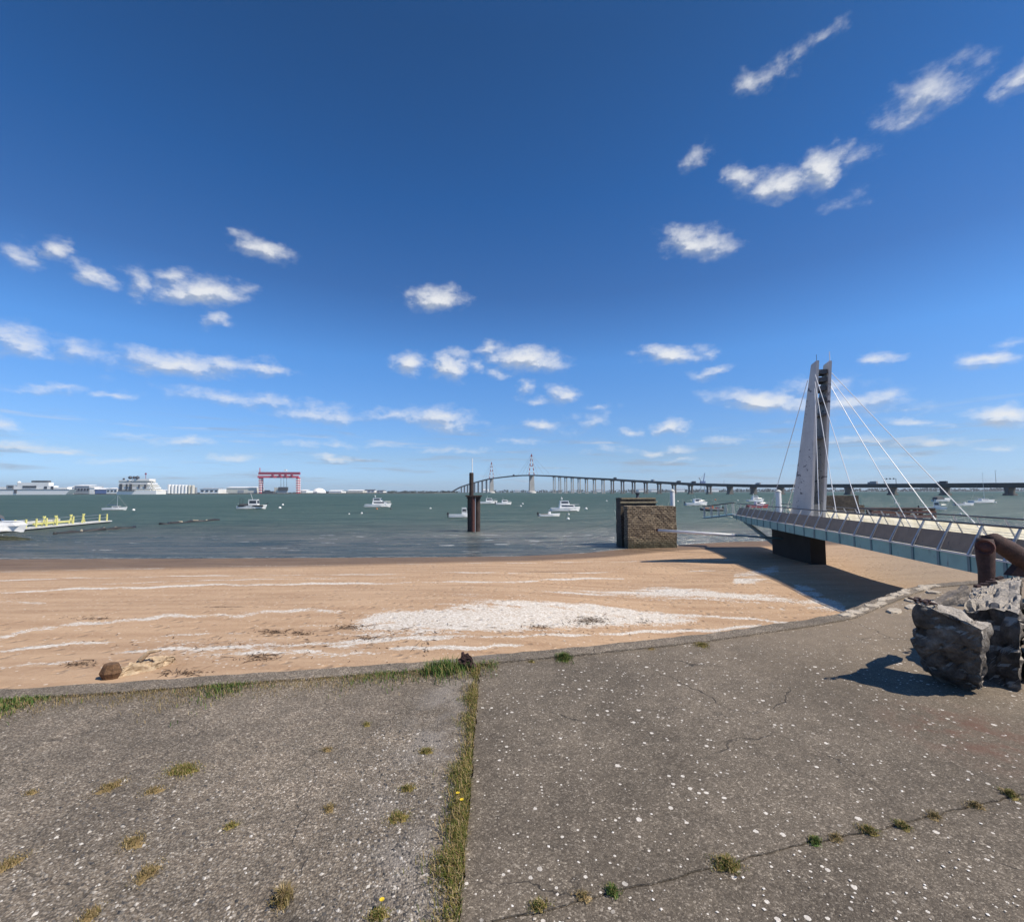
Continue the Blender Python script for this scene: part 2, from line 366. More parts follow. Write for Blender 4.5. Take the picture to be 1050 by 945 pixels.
def slab_mat(name, kind):
    m, t, b = newmat(name); o = wpos(t)
    v1 = t.voro(o, 100 if kind == 'gravel' else 105)
    v2 = t.voro(t.scale(o, (1, 1, 1), (.37, .21, 0)), 150 if kind == 'gravel' else 230)
    rnd = t.node('ShaderNodeSeparateColor'); t.l.new(v1.outputs['Color'], rnd.inputs[0])
    rn2 = t.node('ShaderNodeSeparateColor'); t.l.new(v2.outputs['Color'], rn2.inputs[0])
    big = t.noise(o, .9, 6, .62); mid = t.noise(o, 5.5, 6, .65); fine = t.noise(o, 420, 3, .6)
    if kind == 'gravel':
        c = t.ramp(rnd.outputs[0], [(0, (.055, .05, .045)), (.35, (.115, .10, .085)), (.7, (.17, .152, .128)), (.9, (.21, .195, .175)), (1, (.34, .32, .29))])
        c2 = t.ramp(rn2.outputs[0], [(0, (.06, .055, .048)), (.6, (.125, .115, .10)), (1, (.30, .28, .25))])
        # worn areas show the stones, the rest is smeared with fines
        worn = t.mapr(t.math('ADD', mid, t.math('MULTIPLY', big, .5)), .62, .92)
        c = t.mix(t.mapr(worn, 0, 1, .55, .95), c2, c)
        edge = t.mapr(v1.outputs['Distance'], .45, .75, 0, .45)
        c = t.mix(edge, c, (.05, .043, .036))
        h = t.math('SUBTRACT', 1.0, t.math('MULTIPLY', v1.outputs['Distance'], v1.outputs['Distance']))
        bs, bd = .75, .008
    else:
        c = t.ramp(rnd.outputs[0], [(0, (.045, .04, .034)), (.4, (.082, .073, .062)), (.8, (.115, .103, .088)), (.95, (.19, .175, .155)), (1, (.36, .34, .31))])
        c2 = t.ramp(rn2.outputs[0], [(0, (.05, .044, .037)), (.6, (.088, .079, .068)), (.9, (.15, .137, .12)), (1, (.36, .34, .30))])
        c = t.mix(.5, c, c2)
        h = t.math('ADD', t.math('MULTIPLY', v2.outputs['Distance'], -.7), t.math('MULTIPLY', v1.outputs['Distance'], -.6))
        bs, bd = .6, .004
    tint = t.mapr(big, .3, .7, .78, 1.22); tint2 = t.mapr(mid, .3, .7, .86, 1.14)
    mul = t.math('MULTIPLY', tint, tint2)
    cc = t.node('ShaderNodeCombineColor')
    for i, kk in enumerate((1.42, 1.32, 1.18)): t.l.new(t.math('MULTIPLY', mul, kk), cc.inputs[i])
    c = t.mix(1.0, c, cc.outputs[0], 'MULTIPLY')
    # sand-coloured fines towards the beach side (real deposit, blown in)
    sand_n = t.noise(o, 1.7, 6, .65)
    sp = t.node('ShaderNodeSeparateXYZ'); t.l.new(o, sp.inputs[0])
    if kind != 'gravel':
        towards = t.math('ADD', t.math('MULTIPLY', sp.outputs[0], .32), t.math('MULTIPLY', sp.outputs[1], .32))
        f = t.math('MULTIPLY', t.mapr(towards, 1.3, 4.2), t.mapr(sand_n, .25, .6, .35, .9))
        c = t.mix(f, c, (.26, .205, .145))
        # embedded white shell / lichen spots of many sizes
        def spots(scale, thr, size, loc):
            vs = t.voro(t.scale(o, (1, 1, 0), loc), scale)
            wob = t.math('MULTIPLY', t.math('SUBTRACT', t.noise(o, 70, 4), .5), .26)
            rs = t.node('ShaderNodeSeparateColor'); t.l.new(vs.outputs['Color'], rs.inputs[0])
            keep = t.math('GREATER_THAN', rs.outputs[0], thr)
            rad = t.math('MULTIPLY', rs.outputs[1], size)
            d = t.math('ADD', vs.outputs['Distance'], wob)
            return t.math('MULTIPLY', t.math('LESS_THAN', d, rad), keep)
        clus = t.mapr(t.noise(o, 1.3, 3), .40, .55)
        s1 = t.math('MULTIPLY', spots(26, .86, .35, (0, 0, 0)), clus)
        s2 = spots(46, .885, .37, (.3, .7, 0))
        s3 = t.math('MULTIPLY', spots(13, .87, .23, (1.3, .2, 0)), 1.0)
        s = t.math('MAXIMUM', t.math('MAXIMUM', s1, s2), s3)
        c = t.mix(s, c, t.mix(t.noise(o, 60, 3), (.46, .42, .365), (.78, .745, .68)))
        rp = gp(1000, 752); rd = t.vmath('DISTANCE', o, (rp.x, rp.y, 0), out=1)
        c = t.mix(t.math('MULTIPLY', t.mapr(rd, .1, .65, .75, 0), t.mapr(mid, .4, .65)), c, (.13, .065, .045))
    else:
        lp = t.noise(o, 2.6, 5, .6)
        jx = t.math('ADD', sp.outputs[0], .42)
        pale = t.math('MULTIPLY', t.mapr(t.math('ABSOLUTE', jx), .05, .45, 1, 0), t.mapr(lp, .42, .62))
        c = t.mix(t.math('MULTIPLY', pale, .45), c, (.30, .28, .26))
    crack = t.voro(t.vmath('ADD', o, t.vmath('MULTIPLY', t.noise(o, 2.5, 5, out=1), (.5, .5, 0))), .75, 'DISTANCE_TO_EDGE')
    ck = t.mapr(crack.outputs['Distance'], .001, .005, 1, 0)
    if kind == 'gravel': ck = t.math('MULTIPLY', ck, .35)
    else: ck = t.math('MULTIPLY', ck, t.mapr(t.noise(o, .8, 2), .5, .6, 0, .8))
    c = t.mix(ck, c, (.025, .022, .019))
    t.l.new(c, b.inputs['Base Color']); b.inputs['Roughness'].default_value = .88
    b.inputs['Specular IOR Level'].default_value = .3
    hh = t.math('ADD', h, t.math('MULTIPLY', fine, .25))
    hh = t.math('SUBTRACT', hh, t.math('MULTIPLY', ck, 1.5))
    nb = t.bump(hh, bs, bd)
    nb = t.bump(mid, .35, .03, nb)
    t.l.new(nb, b.inputs['Normal'])
    return m
gravel_slab = slab_mat('worn_aggregate_concrete', 'gravel')
smooth_slab = slab_mat('shelly_concrete', 'smooth')
kerb_mat = paint('kerb_concrete', (.19, .165, .135), .9, .22, 7, (.10, .088, .072), .25, bump=.8, bscale=90)
apron_m = paint('apron_concrete', (.26, .22, .17), .9, .18, 2, (.17, .14, .1), .2, bump=.6, bscale=60)

def sand_mat():
    m, t, b = newmat('beach_sand'); o = wpos(t)
    def attr(n):
        a = t.node('ShaderNodeAttribute'); a.attribute_name = n; return a.outputs['Fac']
    shell, wet, wrack, grey = attr('shell'), attr('wet'), attr('wrack'), attr('grey')
    n0 = t.noise(o, .35, 6, .6); n1 = t.noise(o, 2.4, 7, .62); n2 = t.noise(o, 14, 7, .65); n3 = t.noise(o, 90, 4, .6)
    stretch = t.noise(t.scale(o, (.25, 1.5, 1), rot=(0, 0, R(-4))), 1.2, 7, .62)
    c = t.mix(t.mapr(stretch, .3, .7), (.345, .222, .135), (.475, .33, .213))
    c = t.mix(t.mapr(n2, .35, .68, .0, .35), c, (.52, .38, .255))
    c = t.mix(t.mapr(n1, .52, .75, 0, .35), c, (.32, .205, .12))
    # footprints and scuffs are real dimples (bump only); scattered shell flecks
    vs = t.voro(o, 11); vr = t.node('ShaderNodeSeparateColor'); t.l.new(vs.outputs['Color'], vr.inputs[0])
    fl = t.math('MULTIPLY', t.math('GREATER_THAN', vr.outputs[0], .86), t.math('LESS_THAN', vs.outputs['Distance'], .30))
    c = t.mix(t.math('MULTIPLY', fl, t.mapr(n1, .4, .6)), c, (.66, .58, .48))
    # shell drifts: the attribute gives the local cover, noise breaks it into chips
    sn = t.noise(t.scale(o, (.8, 1.6, 1)), 9, 8, .72); sb = t.noise(t.scale(o, (.5, 1.4, 1)), 1.6, 5, .65)
    chip = t.voro(o, 24); cr = t.node('ShaderNodeSeparateColor'); t.l.new(chip.outputs['Color'], cr.inputs[0])
    thr = t.math('ADD', t.math('MULTIPLY', t.mapr(sn, .28, .72, 0, 1, False), .55), t.math('MULTIPLY', t.mapr(sb, .28, .72, 0, 1, False), .42))
    thr = t.math('ADD', thr, t.math('MULTIPLY', cr.outputs[0], .34))
    cover = t.mapr(t.math('SUBTRACT', t.math('MULTIPLY', shell, 1.12), thr), -.10, .06, 0, 1)
    shc = t.mix(t.mapr(n2, .4, .62), (.47, .41, .34), (.70, .67, .62))
    c = t.mix(t.math('MULTIPLY', cover, t.mapr(shell, .02, .2)), c, shc)
    c = t.mix(t.mapr(t.math('ADD', wrack, t.math('SUBTRACT', n2, .5)), .42, .62, 0, .8), c, (.10, .065, .04))
    c = t.mix(t.math('MULTIPLY', grey, .9), c, t.mix(n1, (.20, .165, .125), (.30, .25, .19)))
    wf = t.mapr(t.math('ADD', wet, t.math('MULTIPLY', t.math('SUBTRACT', stretch, .5), .5)), .25, .75)
    wc = t.mix(t.mapr(stretch, .3, .7), (.13, .085, .055), (.21, .145, .095))
    wc = t.mix(t.mapr(n2, .5, .75, 0, .5), wc, (.24, .19, .14))
    c = t.mix(wf, c, wc)
    t.l.new(c, b.inputs['Base Color'])
    t.l.new(t.mapr(wf, 0, 1, .95, .7, False), b.inputs['Roughness'])
    b.inputs['Specular IOR Level'].default_value = .25
    foot = t.voro(t.scale(o, (1, 1, 0)), 2.6); fd = t.mapr(foot.outputs['Distance'], .05, .32)
    nb = t.bump(fd, 0.6, .07)
    nb = t.bump(n2, .5, .05, nb)
    nb = t.bump(n3, .4, .012, nb)
    t.l.new(nb, b.inputs['Normal'])
    return m
sand_m = sand_mat()

def water_mat():
    m, t, b = newmat('estuary_water'); o = wpos(t)
    sp = t.node('ShaderNodeSeparateXYZ'); t.l.new(o, sp.inputs[0])
    near = t.mapr(sp.outputs[1], 34, 75, 1, 0)
    big = t.noise(t.scale(o, (.09, .30, 1)), 1, 8, .72)
    c = t.mix(t.mapr(big, .35, .65), (.026, .064, .059), (.080, .134, .112))
    big2 = t.noise(t.scale(o, (.008, .022, 1), (3, 9, 0)), 1, 8, .72)
    c = t.mix(t.mapr(big2, .38, .62, 0, .75), c, (.072, .122, .098))
    shal = t.mix(t.mapr(t.noise(t.scale(o, (.14, .75, 1)), 1, 8, .70), .36, .64), (.040, .058, .058), (.155, .142, .118))
    c = t.mix(t.math('MULTIPLY', near, .85), c, shal)
    # whitecaps and foam on the little breakers
    fo = t.noise(t.scale(o, (.22, 1.2, 1)), 1.1, 7, .62)
    fm = t.mapr(fo, .645, .69); band = t.math('MULTIPLY', t.mapr(sp.outputs[1], 30.5, 32), t.mapr(sp.outputs[1], 44, 56, 1, 0))
    fo2 = t.noise(t.scale(o, (.16, .35, 1), (7, 3, 0)), 1.0, 7, .62)
    foam = t.math('MAXIMUM', t.math('MULTIPLY', fm, band), t.math('MULTIPLY', t.mapr(fo2, .735, .76), t.mapr(sp.outputs[1], 45, 60)))
    ysh = t.math('MAXIMUM', 30.65, t.math('MULTIPLY_ADD', sp.outputs[0], .62, 29.5))
    off = t.math('SUBTRACT', t.math('ADD', sp.outputs[1], t.math('MULTIPLY', t.math('SUBTRACT', t.noise(t.scale(o, (.5, .5, 1)), 1, 4), .5), 1.6)), ysh)
    sw = t.math('MULTIPLY', t.mapr(off, -.3, .1), t.mapr(off, .25, .75, 1, 0)); sw = t.math('MULTIPLY', sw, t.mapr(t.noise(t.scale(o, (.8, 3, 1)), 1.5, 6, .65),   .45, .68, 0, .5))
    foam = t.math('MAXIMUM', foam, sw)
    c = t.mix(foam, c, (.74, .73, .70))
    w1 = t.noise(t.scale(o, (.40, 1.1, 1)), 1.0, 6, .62); w2 = t.noise(t.scale(o, (1.1, 3.0, 1)), 1.6, 5, .62)
    w3 = t.noise(t.scale(o, (.05, .16, 1)), 1.0, 5, .6)
    hgt = t.math('ADD', t.math('MULTIPLY', w1, .6), t.math('MULTIPLY', w2, .2))
    hgt = t.math('ADD', hgt, t.math('MULTIPLY', w3, 1.6))
    nb = t.node('ShaderNodeBump'); t.l.new(hgt, nb.inputs['Height'])
    t.l.new(t.mapr(sp.outputs[1], 31, 52, .75, 1.0), nb.inputs['Strength']); nb.inputs['Distance'].default_value = 1.5
    df = t.node('ShaderNodeBsdfDiffuse'); t.l.new(c, df.inputs[0]); t.l.new(nb.outputs[0], df.inputs['Normal'])
    gl = t.node('ShaderNodeBsdfGlossy'); t.l.new(nb.outputs[0], gl.inputs['Normal'])
    t.l.new(t.mapr(sp.outputs[1], 33, 60, .16, .26), gl.inputs['Roughness'])
    # silty, wind-roughened water: the surface mirrors only part of the sky
    fac = t.math('MULTIPLY', t.mapr(sp.outputs[1], 33, 60, .27, .14), t.math('SUBTRACT', 1.0, foam))
    mx = t.node('ShaderNodeMixShader'); t.l.new(fac, mx.inputs[0]); t.l.new(df.outputs[0], mx.inputs[1]); t.l.new(gl.outputs[0], mx.inputs[2])
    t.l.new(mx.outputs[0], t.n['Material Output'].inputs[0])
    return m
water_m = water_mat()

# ------------------------------------------------------------------ mesh builder
_org = {}
def origin(o):
    p = Vector((0, 0, 0))
    while o is not None:
        p += _org.get(o.name, Vector()); o = o.parent
    return p
def tag(o, label=None, cat=None, group=None, kind=None):
    if label: o['label'] = label
    if cat: o['category'] = cat
    if group: o['group'] = group
    if kind: o['kind'] = kind
    return o
def thing(name, label, cat, loc=(0, 0, 0), rz=0.0, group=None):
    o = bpy.data.objects.new(name, None); C.objects.link(o)
    o.location = loc; o.rotation_euler = (0, 0, rz); o.empty_display_size = .3
    _org[o.name] = Vector(loc)
    return tag(o, label, cat, group)
class MB:
    def __init__(s): s.v = []; s.f = []
    def add(s, vs, fs):
        k = len(s.v); s.v += [tuple(p) for p in vs]; s.f += [tuple(i + k for i in f) for f in fs]; return s
    def box(s, c, d, rz=0.0, top=(1, 1), rot=None):
        hx, hy, hz = d[0] / 2, d[1] / 2, d[2] / 2
        P = []
        for z, kx, ky in ((-hz, 1, 1), (hz, top[0], top[1])):
            for x, y in ((-hx, -hy), (hx, -hy), (hx, hy), (-hx, hy)): P.append(Vector((x * kx, y * ky, z)))
        m = Matrix.Rotation(rz, 3, 'Z') if rot is None else rot
        P = [m @ p + Vector(c) for p in P]
        return s.add(P, [(3, 2, 1, 0), (4, 5, 6, 7), (0, 1, 5, 4), (1, 2, 6, 5), (2, 3, 7, 6), (3, 0, 4, 7)])
    def beam(s, p, q, a, b=None, upv=(0, 0, 1), ta=1.0):
        p, q = Vector(p), Vector(q); b = b or a
        d = (q - p).normalized(); u = Vector(upv)
        if abs(d.dot(u)) > .98: u = Vector((0, 1, 0))
        x = d.cross(u).normalized(); y = x.cross(d).normalized()
        P = []
        for c, k in ((p, 1), (q, ta)):
            for i, j in ((-1, -1), (1, -1), (1, 1), (-1, 1)): P.append(c + x * (i * a / 2 * k) + y * (j * b / 2 * k))
        return s.add(P, [(3, 2, 1, 0), (4, 5, 6, 7), (0, 1, 5, 4), (1, 2, 6, 5), (2, 3, 7, 6), (3, 0, 4, 7)])
    def tube(s, pts, r, n=8, close=False):
        pts = [Vector(p) for p in pts]; rs = r if isinstance(r, (list, tuple)) else [r] * len(pts)
        k = len(s.v); m = len(pts); x = None
        for i, p in enumerate(pts):
            if close: d = pts[(i + 1) % m] - pts[i - 1]
            else: d = pts[min(i + 1, m - 1)] - pts[max(i - 1, 0)]
            d.normalize()
            if x is None:
                x = d.cross(Vector((0, 0, 1)))
                if x.length < .05: x = d.cross(Vector((0, 1, 0)))
            x = (x - d * x.dot(d)).normalized(); y = d.cross(x)
            for j in range(n):
                a = 2 * math.pi * j / n
                s.v.append(tuple(p + (x * math.cos(a) + y * math.sin(a)) * rs[i]))
        for i in range(m if close else m - 1):
            for j in range(n):
                a = k + i * n + j; b2 = k + i * n + (j + 1) % n
                c = k + ((i + 1) % m) * n + (j + 1) % n; d2 = k + ((i + 1) % m) * n + j
                s.f.append((a, b2, c, d2))
        if not close:
            s.f.append(tuple(k + j for j in reversed(range(n)))); s.f.append(tuple(k + (m - 1) * n + j for j in range(n)))
        return s
    def lathe(s, prof, c=(0, 0, 0), n=12):
        k = len(s.v)
        for r, z in prof:
            for j in range(n):
                a = 2 * math.pi * j / n
                s.v.append((c[0] + r * math.cos(a), c[1] + r * math.sin(a), c[2] + z))
        for i in range(len(prof) - 1):
            for j in range(n):
                s.f.append((k + i * n + j, k + i * n + (j + 1) % n, k + (i + 1) * n + (j + 1) % n, k + (i + 1) * n + j))
        s.f.append(tuple(k + j for j in reversed(range(n)))); s.f.append(tuple(k + (len(prof) - 1) * n + j for j in range(n)))
        return s
    def prism(s, poly, vec):
        n = len(poly); vec = Vector(vec)
        P = [Vector(p) for p in poly] + [Vector(p) + vec for p in poly]
        F_ = [tuple(reversed(range(n))), tuple(range(n, 2 * n))]
        F_ += [(i, (i + 1) % n, n + (i + 1) % n, n + i) for i in range(n)]
        return s.add(P, F_)
    def build(s, name, mat, parent=None, smooth=False, local=False, recalc=True, bevel=0.0):
        me = bpy.data.meshes.new(name)
        off = Vector() if (local or parent is None) else origin(parent)
        me.from_pydata([(p[0] - off.x, p[1] - off.y, p[2] - off.z) for p in s.v], [], s.f)
        me.materials.append(mat)
        if recalc or bevel:
            bm = bmesh.new(); bm.from_mesh(me)
            if bevel:
                bmesh.ops.bevel(bm, geom=bm.edges[:] , offset=bevel, segments=1, affect='EDGES', clamp_overlap=True)
            bmesh.ops.recalc_face_normals(bm, faces=bm.faces); bm.to_mesh(me); bm.free()
        if smooth: me.polygons.foreach_set('use_smooth', [True] * len(me.polygons))
        o = bpy.data.objects.new(name, me); C.objects.link(o)
        if parent is not None: o.parent = parent
        return o
def struct(o): o['kind'] = 'structure'; return o
def dup(root, loc, rz, label, group=None):
    r = root.copy(); C.objects.link(r); r.location = loc; r.rotation_euler = (0, 0, rz); r['label'] = label
    if group: r['group'] = group
    for ch in list(root.children):
        c = ch.copy(); C.objects.link(c); c.parent = r
        for g2 in list(ch.children):
            d = g2.copy(); C.objects.link(d); d.parent = c
    return r

# ================================================================== THE SETTING
# --- water
mb = MB(); ys = [24, 30, 40, 60, 100, 200, 500, 1500, 4000, 9000]; xs = [-9000, -5000, -1000, -200, -60, 0, 60, 200, 1000, 5000, 9000]
vs = [(x, y, WZ) for y in ys for x in xs]; nx = len(xs)
mb.add(vs, [(j * nx + i, j * nx + i + 1, (j + 1) * nx + i + 1, (j + 1) * nx + i) for j in range(len(ys) - 1) for i in range(nx - 1)])
water = struct(mb.build('water', water_m))

# --- beach: one height grid, slope measured from the shoreline
SH = np.array([(-90, 29.8), (-33, 30.4), (-12, 30.6), (0, 31.0), (5, 32.6), (9.5, 35.6), (12.5, 37.0), (18, 39.5), (26, 41), (60, 44)], float)
def seg_signed(x, y, L):
    best = np.full(x.shape, 1e9); sg = np.ones(x.shape)
    for (ax, ay), (bx, by) in zip(L[:-1], L[1:]):
        dx, dy = bx - ax, by - ay; t = np.clip(((x - ax) * dx + (y - ay) * dy) / (dx * dx + dy * dy), 0, 1)
        d = np.hypot(x - ax - t * dx, y - ay - t * dy); side = dx * (y - ay) - dy * (x - ax)
        m = d < best; best = np.where(m, d, best); sg = np.where(m, np.where(side > 0, -1.0, 1.0), sg)
    return best * sg          # + on the land side
def beach_z(x, y):
    ds = seg_signed(np.asarray(x, float), np.asarray(y, float), SH)
    k = np.clip((np.asarray(x, float) + 2) / 8, 0, 1); k = k * k * (3 - 2 * k)
    sl = .056 * (1 - k) + .019 * k
    z = WZ + np.where(ds > 0, sl * ds, .06 * ds)
    z = z + .035 * np.sin(ds * .9 + .2 * np.asarray(x)) * np.clip(ds / 4, 0, 1)
    return z, ds
def bz(x, y): return float(beach_z(np.array([x]), np.array([y]))[0][0])
gx = np.concatenate([np.arange(-95, -40, 2.0), np.arange(-40, 30, .16), np.arange(30, 61, 1.5)])
gy = np.concatenate([np.arange(-3, 4, 1.0), np.arange(4, 14, .09), np.arange(14, 47, .16)])
X, Y = np.meshgrid(gx, gy)
Z, DS = beach_z(X, Y)
PX, PY = proj(X, Y, Z)
def band(pts, hw, k=1.0):
    p = np.array(pts, float); yc = np.interp(PX, p[:, 0], p[:, 1], left=-1e5, right=-1e5)
    hw = hw * .72
    wob = 1.2 * np.sin(PX * .05 + pts[0][1]) + .8 * np.sin(PX * .13 + pts[0][0])
    return k * np.exp(-(((PY - yc - wob * min(1, hw * .4)) / hw) ** 2))
def poly_band(top, bot, soft, k=1.0):
    a = np.array(top, float); b = np.array(bot, float)
    yt = np.interp(PX, a[:, 0], a[:, 1], left=1e5, right=1e5); yb = np.interp(PX, b[:, 0], b[:, 1], left=-1e5, right=-1e5)
    return k / (1 + np.exp(-(PY - yt) / soft)) / (1 + np.exp((PY - yb) / soft))
shell = np.zeros_like(X)
for m_ in [band([(-200, 610), (10, 607), (65, 604.5), (200, 600), (525, 596), (640, 592)], 1.6, .95),
           band([(-200, 598), (30, 594), (150, 591), (350, 589), (525, 586)], 1.0, .72),
           band([(-200, 590), (0, 586), (260, 580), (520, 577), (760, 574)], .8, .68),
           band([(520, 588), (700, 585.5), (760, 584)], .9, .78), band([(90, 599), (240, 594), (420, 592)], .8, .66),
           band([(-200, 662), (0, 652), (100, 637), (200, 631), (350, 625)], 4.0, .66),
           band([(-200, 680), (0, 667), (75, 660), (175, 652), (350, 640)], 2.2, .86),
           band([(-100, 695), (50, 680), (175, 665), (280, 662), (400, 655), (480, 652)], 3.0, .72),
           band([(240, 668), (350, 670), (400, 666), (465, 664), (540, 660)], 3.5, .86),
           band([(340, 662), (393, 656), (477, 651), (520, 653), (600, 650), (705, 647), (780, 641)], 2.6, .88),
           poly_band([(335, 646), (352, 641), (380, 632), (410, 623), (470, 618), (533, 616), (590, 617), (633, 622), (690, 629), (720, 635)],
                     [(335, 648), (400, 650), (483, 648), (550, 645), (633, 640), (690, 640), (720, 637)], 3.6, 1.12),
           poly_band([(460, 610), (550, 607), (600, 603), (650, 601), (707, 601), (776, 608), (865, 622)],
                     [(460, 612), (550, 611), (600, 611), (650, 611), (707, 611), (776, 615), (868, 629)], 2.6, 1.05),
           band([(646, 626), (720, 631), (808, 638)], 1.6, .85), band([(640, 617), (700, 613), (776, 617), (806, 626)], 1.3, .75),
           poly_band([(752, 588), (775, 584), (792, 579), (800, 580)], [(752, 600), (775, 598), (792, 592), (800, 588)], 2.0, .95),
           poly_band([(815, 598), (830, 602), (868, 622)], [(815, 606), (835, 618), (870, 630)], 2.0, 1.1),
           band([(-60, 618), (0, 616), (45, 619)], 2.5, .6)]:
    shell = np.maximum(shell, m_)
def blob0(px, py, rx, ry): return np.exp(-(((PX - px) / rx) ** 2 + ((PY - py) / ry) ** 2))
rng = np.random.default_rng(4)
def vnoise(sx_, sy_):
    G_ = rng.random((int(60 / sy_) + 8, int(170 / sx_) + 8)); u = (X + 100) / sx_; v = (Y + 5) / sy_
    i0 = np.floor(u).astype(int); j0 = np.floor(v).astype(int); fu = u - i0; fv = v - j0; fu = fu * fu * (3 - 2 * fu); fv = fv * fv * (3 - 2 * fv)
    return (G_[j0, i0] * (1 - fu) + G_[j0, i0 + 1] * fu) * (1 - fv) + (G_[j0 + 1, i0] * (1 - fu) + G_[j0 + 1, i0 + 1] * fu) * fv
ragged = .45 * vnoise(2.6, .9) + .30 * vnoise(.9, .35) + .25 * vnoise(.35, .2)
streak = vnoise(3.2, .28)
shell *= np.clip(-.42 + 2.6 * (.72 * ragged + .28 * streak), 0, 1.15)
shell = np.maximum(shell, .40 * blob0(520, 636, 260, 26) + .0)
shell = np.maximum(shell, .42 * blob0(250, 665, 260, 22)); shell = np.maximum(shell, .40 * blob0(700, 612, 150, 14))
shell *= (PY < 720) & (Y > 3.5)
def blob(px, py, rx, ry): return np.exp(-(((PX - px) / rx) ** 2 + ((PY - py) / ry) ** 2))
wrack = np.zeros_like(X)
for b_ in [(605, 636, 24, 4.5), (555, 643, 12, 2.5), (356, 643, 18, 3), (282, 648, 18, 3), (310, 650, 12, 2), (100, 634, 30, 2), (85, 681, 18, 3), (265, 673, 16, 4),
           (190, 690, 20, 4), (660, 638, 8, 2), (505, 643, 12, 1.5), (705, 645, 12, 1.5), (377, 655, 16, 2), (230, 622, 40, 1.5), (560, 586, 60, 1)]:
    wrack = np.maximum(wrack, .62 * blob(*b_))
wetw = np.interp(X, [-60, -33, -10, 0, 6, 12, 20], [10, 9.0, 5.5, 3.4, 2.6, 2.8, 4.5])
wet = 1 / (1 + np.exp((DS - wetw) / (.18 * wetw)))
apr = gp(955, 603, -.9)
grey = 1 / (1 + np.exp(-((X - .35 * (Y - 8) - 8.3) * 2.2))) * (Y < 13.5) * 1 / (1 + np.exp((Y - 11.8) * 3))
grey = np.maximum(grey, .75 / (1 + np.exp(-(PX - 885) / 22)) / (1 + np.exp((PY - 607) / 4)))
mb = MB(); ny, nx = X.shape
mb.v = list(zip(X.ravel().tolist(), Y.ravel().tolist(), Z.ravel().tolist()))
mb.f = [(j * nx + i, j * nx + i + 1, (j + 1) * nx + i + 1, (j + 1) * nx + i) for j in range(ny - 1) for i in range(nx - 1)]
beach = struct(mb.build('beach', sand_m, smooth=True, recalc=False))
for nm, arr in (('shell', shell), ('wet', wet), ('wrack', wrack), ('grey', grey)):
    at = beach.data.attributes.new(nm, 'FLOAT', 'POINT'); at.data.foreach_set('value', np.ascontiguousarray(arr.ravel(), dtype=np.float32))

# --- pavement slabs (world plan, z = 0), kerb edge and sea wall
E = [gp(x, y) for x, y in ((0, 708), (60, 705), (136, 700), (193, 696), (260, 691.4), (350, 685.5), (450, 678), (525, 670.5), (600, 663.5), (660, 657.5), (720, 651), (770, 644), (820, 637), (860, 629.5), (900, 614), (925, 605), (945, 600))]
d0 = (E[0] - E[1]).normalized()
E = [E[0] + d0 * 60, E[0] + d0 * 12] + E + [Vector((8.6, 8.55, 0)), Vector((9.9, 8.8, 0)), Vector((13, 9.0, 0)), Vector((40, 9.4, 0))]
def jag(L, step, amp, seed):
    out = []; rr = random.Random(seed)
    for a, b in zip(L[:-1], L[1:]):
        n = max(1, min(60, int((b - a).length / step)))
        for i in range(n):
            p = a.lerp(b, i / n); nn = (b - a).normalized().cross(Vector((0, 0, 1)))
            out.append(p + nn * rr.uniform(-amp, amp))
    return out + [L[-1]]
KW = .20
def offset(L, wd):
    out = []
    for i, p in enumerate(L):
        d = (L[min(i + 1, len(L) - 1)] - L[max(i - 1, 0)]).normalized(); out.append(p + Vector((d.y, -d.x, 0)) * wd)
    return out
Ej = jag(E, .12, .018, 1); Ei = offset(E, KW)
iE = jag(Ei, .12, .008, 2)
J0 = Ei[8] * .45 + Ei[9] * .55                 # joint top (about px 495)
Jt = min(range(len(iE)), key=lambda i: abs(proj(*[np.array(c) for c in iE[i]])[0] - 493))
J0 = iE[Jt]
J1 = gp(471, 945); J2 = J1 + (J1 - J0).normalized() * 4.5
joint = jag([J0, J1, J2], .035, .009, 3)
crack = [gp(x, y) for x, y in ((470, 951), (540, 935), (620, 915), (720, 890), (780, 874), (830, 862), (900, 848), (1050, 812))]
crack = crack + [crack[-1] + (crack[-1] - crack[-2]) * 4]
crackj = jag(crack, .05, .007, 4)
def slab(name, poly, mat, top=0.0, depth=.35):
    bm = bmesh.new()
    vs = [bm.verts.new((p.x, p.y, top)) for p in poly]
    f = bm.faces.new(vs); bmesh.ops.triangulate(bm, faces=[f])
    r = bmesh.ops.extrude_face_region(bm, geom=bm.faces[:])
    bmesh.ops.translate(bm, vec=(0, 0, -depth), verts=[v for v in r['geom'] if isinstance(v, bmesh.types.BMVert)])
    bmesh.ops.recalc_face_normals(bm, faces=bm.faces)
    me = bpy.data.meshes.new(name); bm.to_mesh(me); bm.free(); me.materials.append(mat)
    o = bpy.data.objects.new(name, me); C.objects.link(o); return struct(o)
nI = len(iE)
ip = [p + (Vector((0, 0, 0))) for p in iE]
G = .005
inner = [p + Vector((.3 * G, -G, 0)) for p in iE]
left_poly = inner[:Jt + 1] + [p + Vector((-G, 0, 0)) for p in joint] + [Vector((-6, -6, 0)), Vector((-75, -6, 0))]
slab('pavement', left_poly, gravel_slab, -.006)
ci = min(range(len(joint)), key=lambda i: (joint[i] - crackj[0]).length)
right_poly = inner[Jt + 1:] + [Vector((40, 5, 0))] + [p + Vector((0, .004, 0)) for p in reversed(crackj)] + [p + Vector((G, 0, 0)) for p in reversed(joint[1:ci])]
slab('pavement', right_poly, smooth_slab, -.005)
low_poly = [p + Vector((0, -.004, 0)) for p in crackj] + [Vector((40, -6, 0)), Vector((.5, -6, 0))] + [p + Vector((G, 0, 0)) for p in reversed(joint[ci + 1:])]
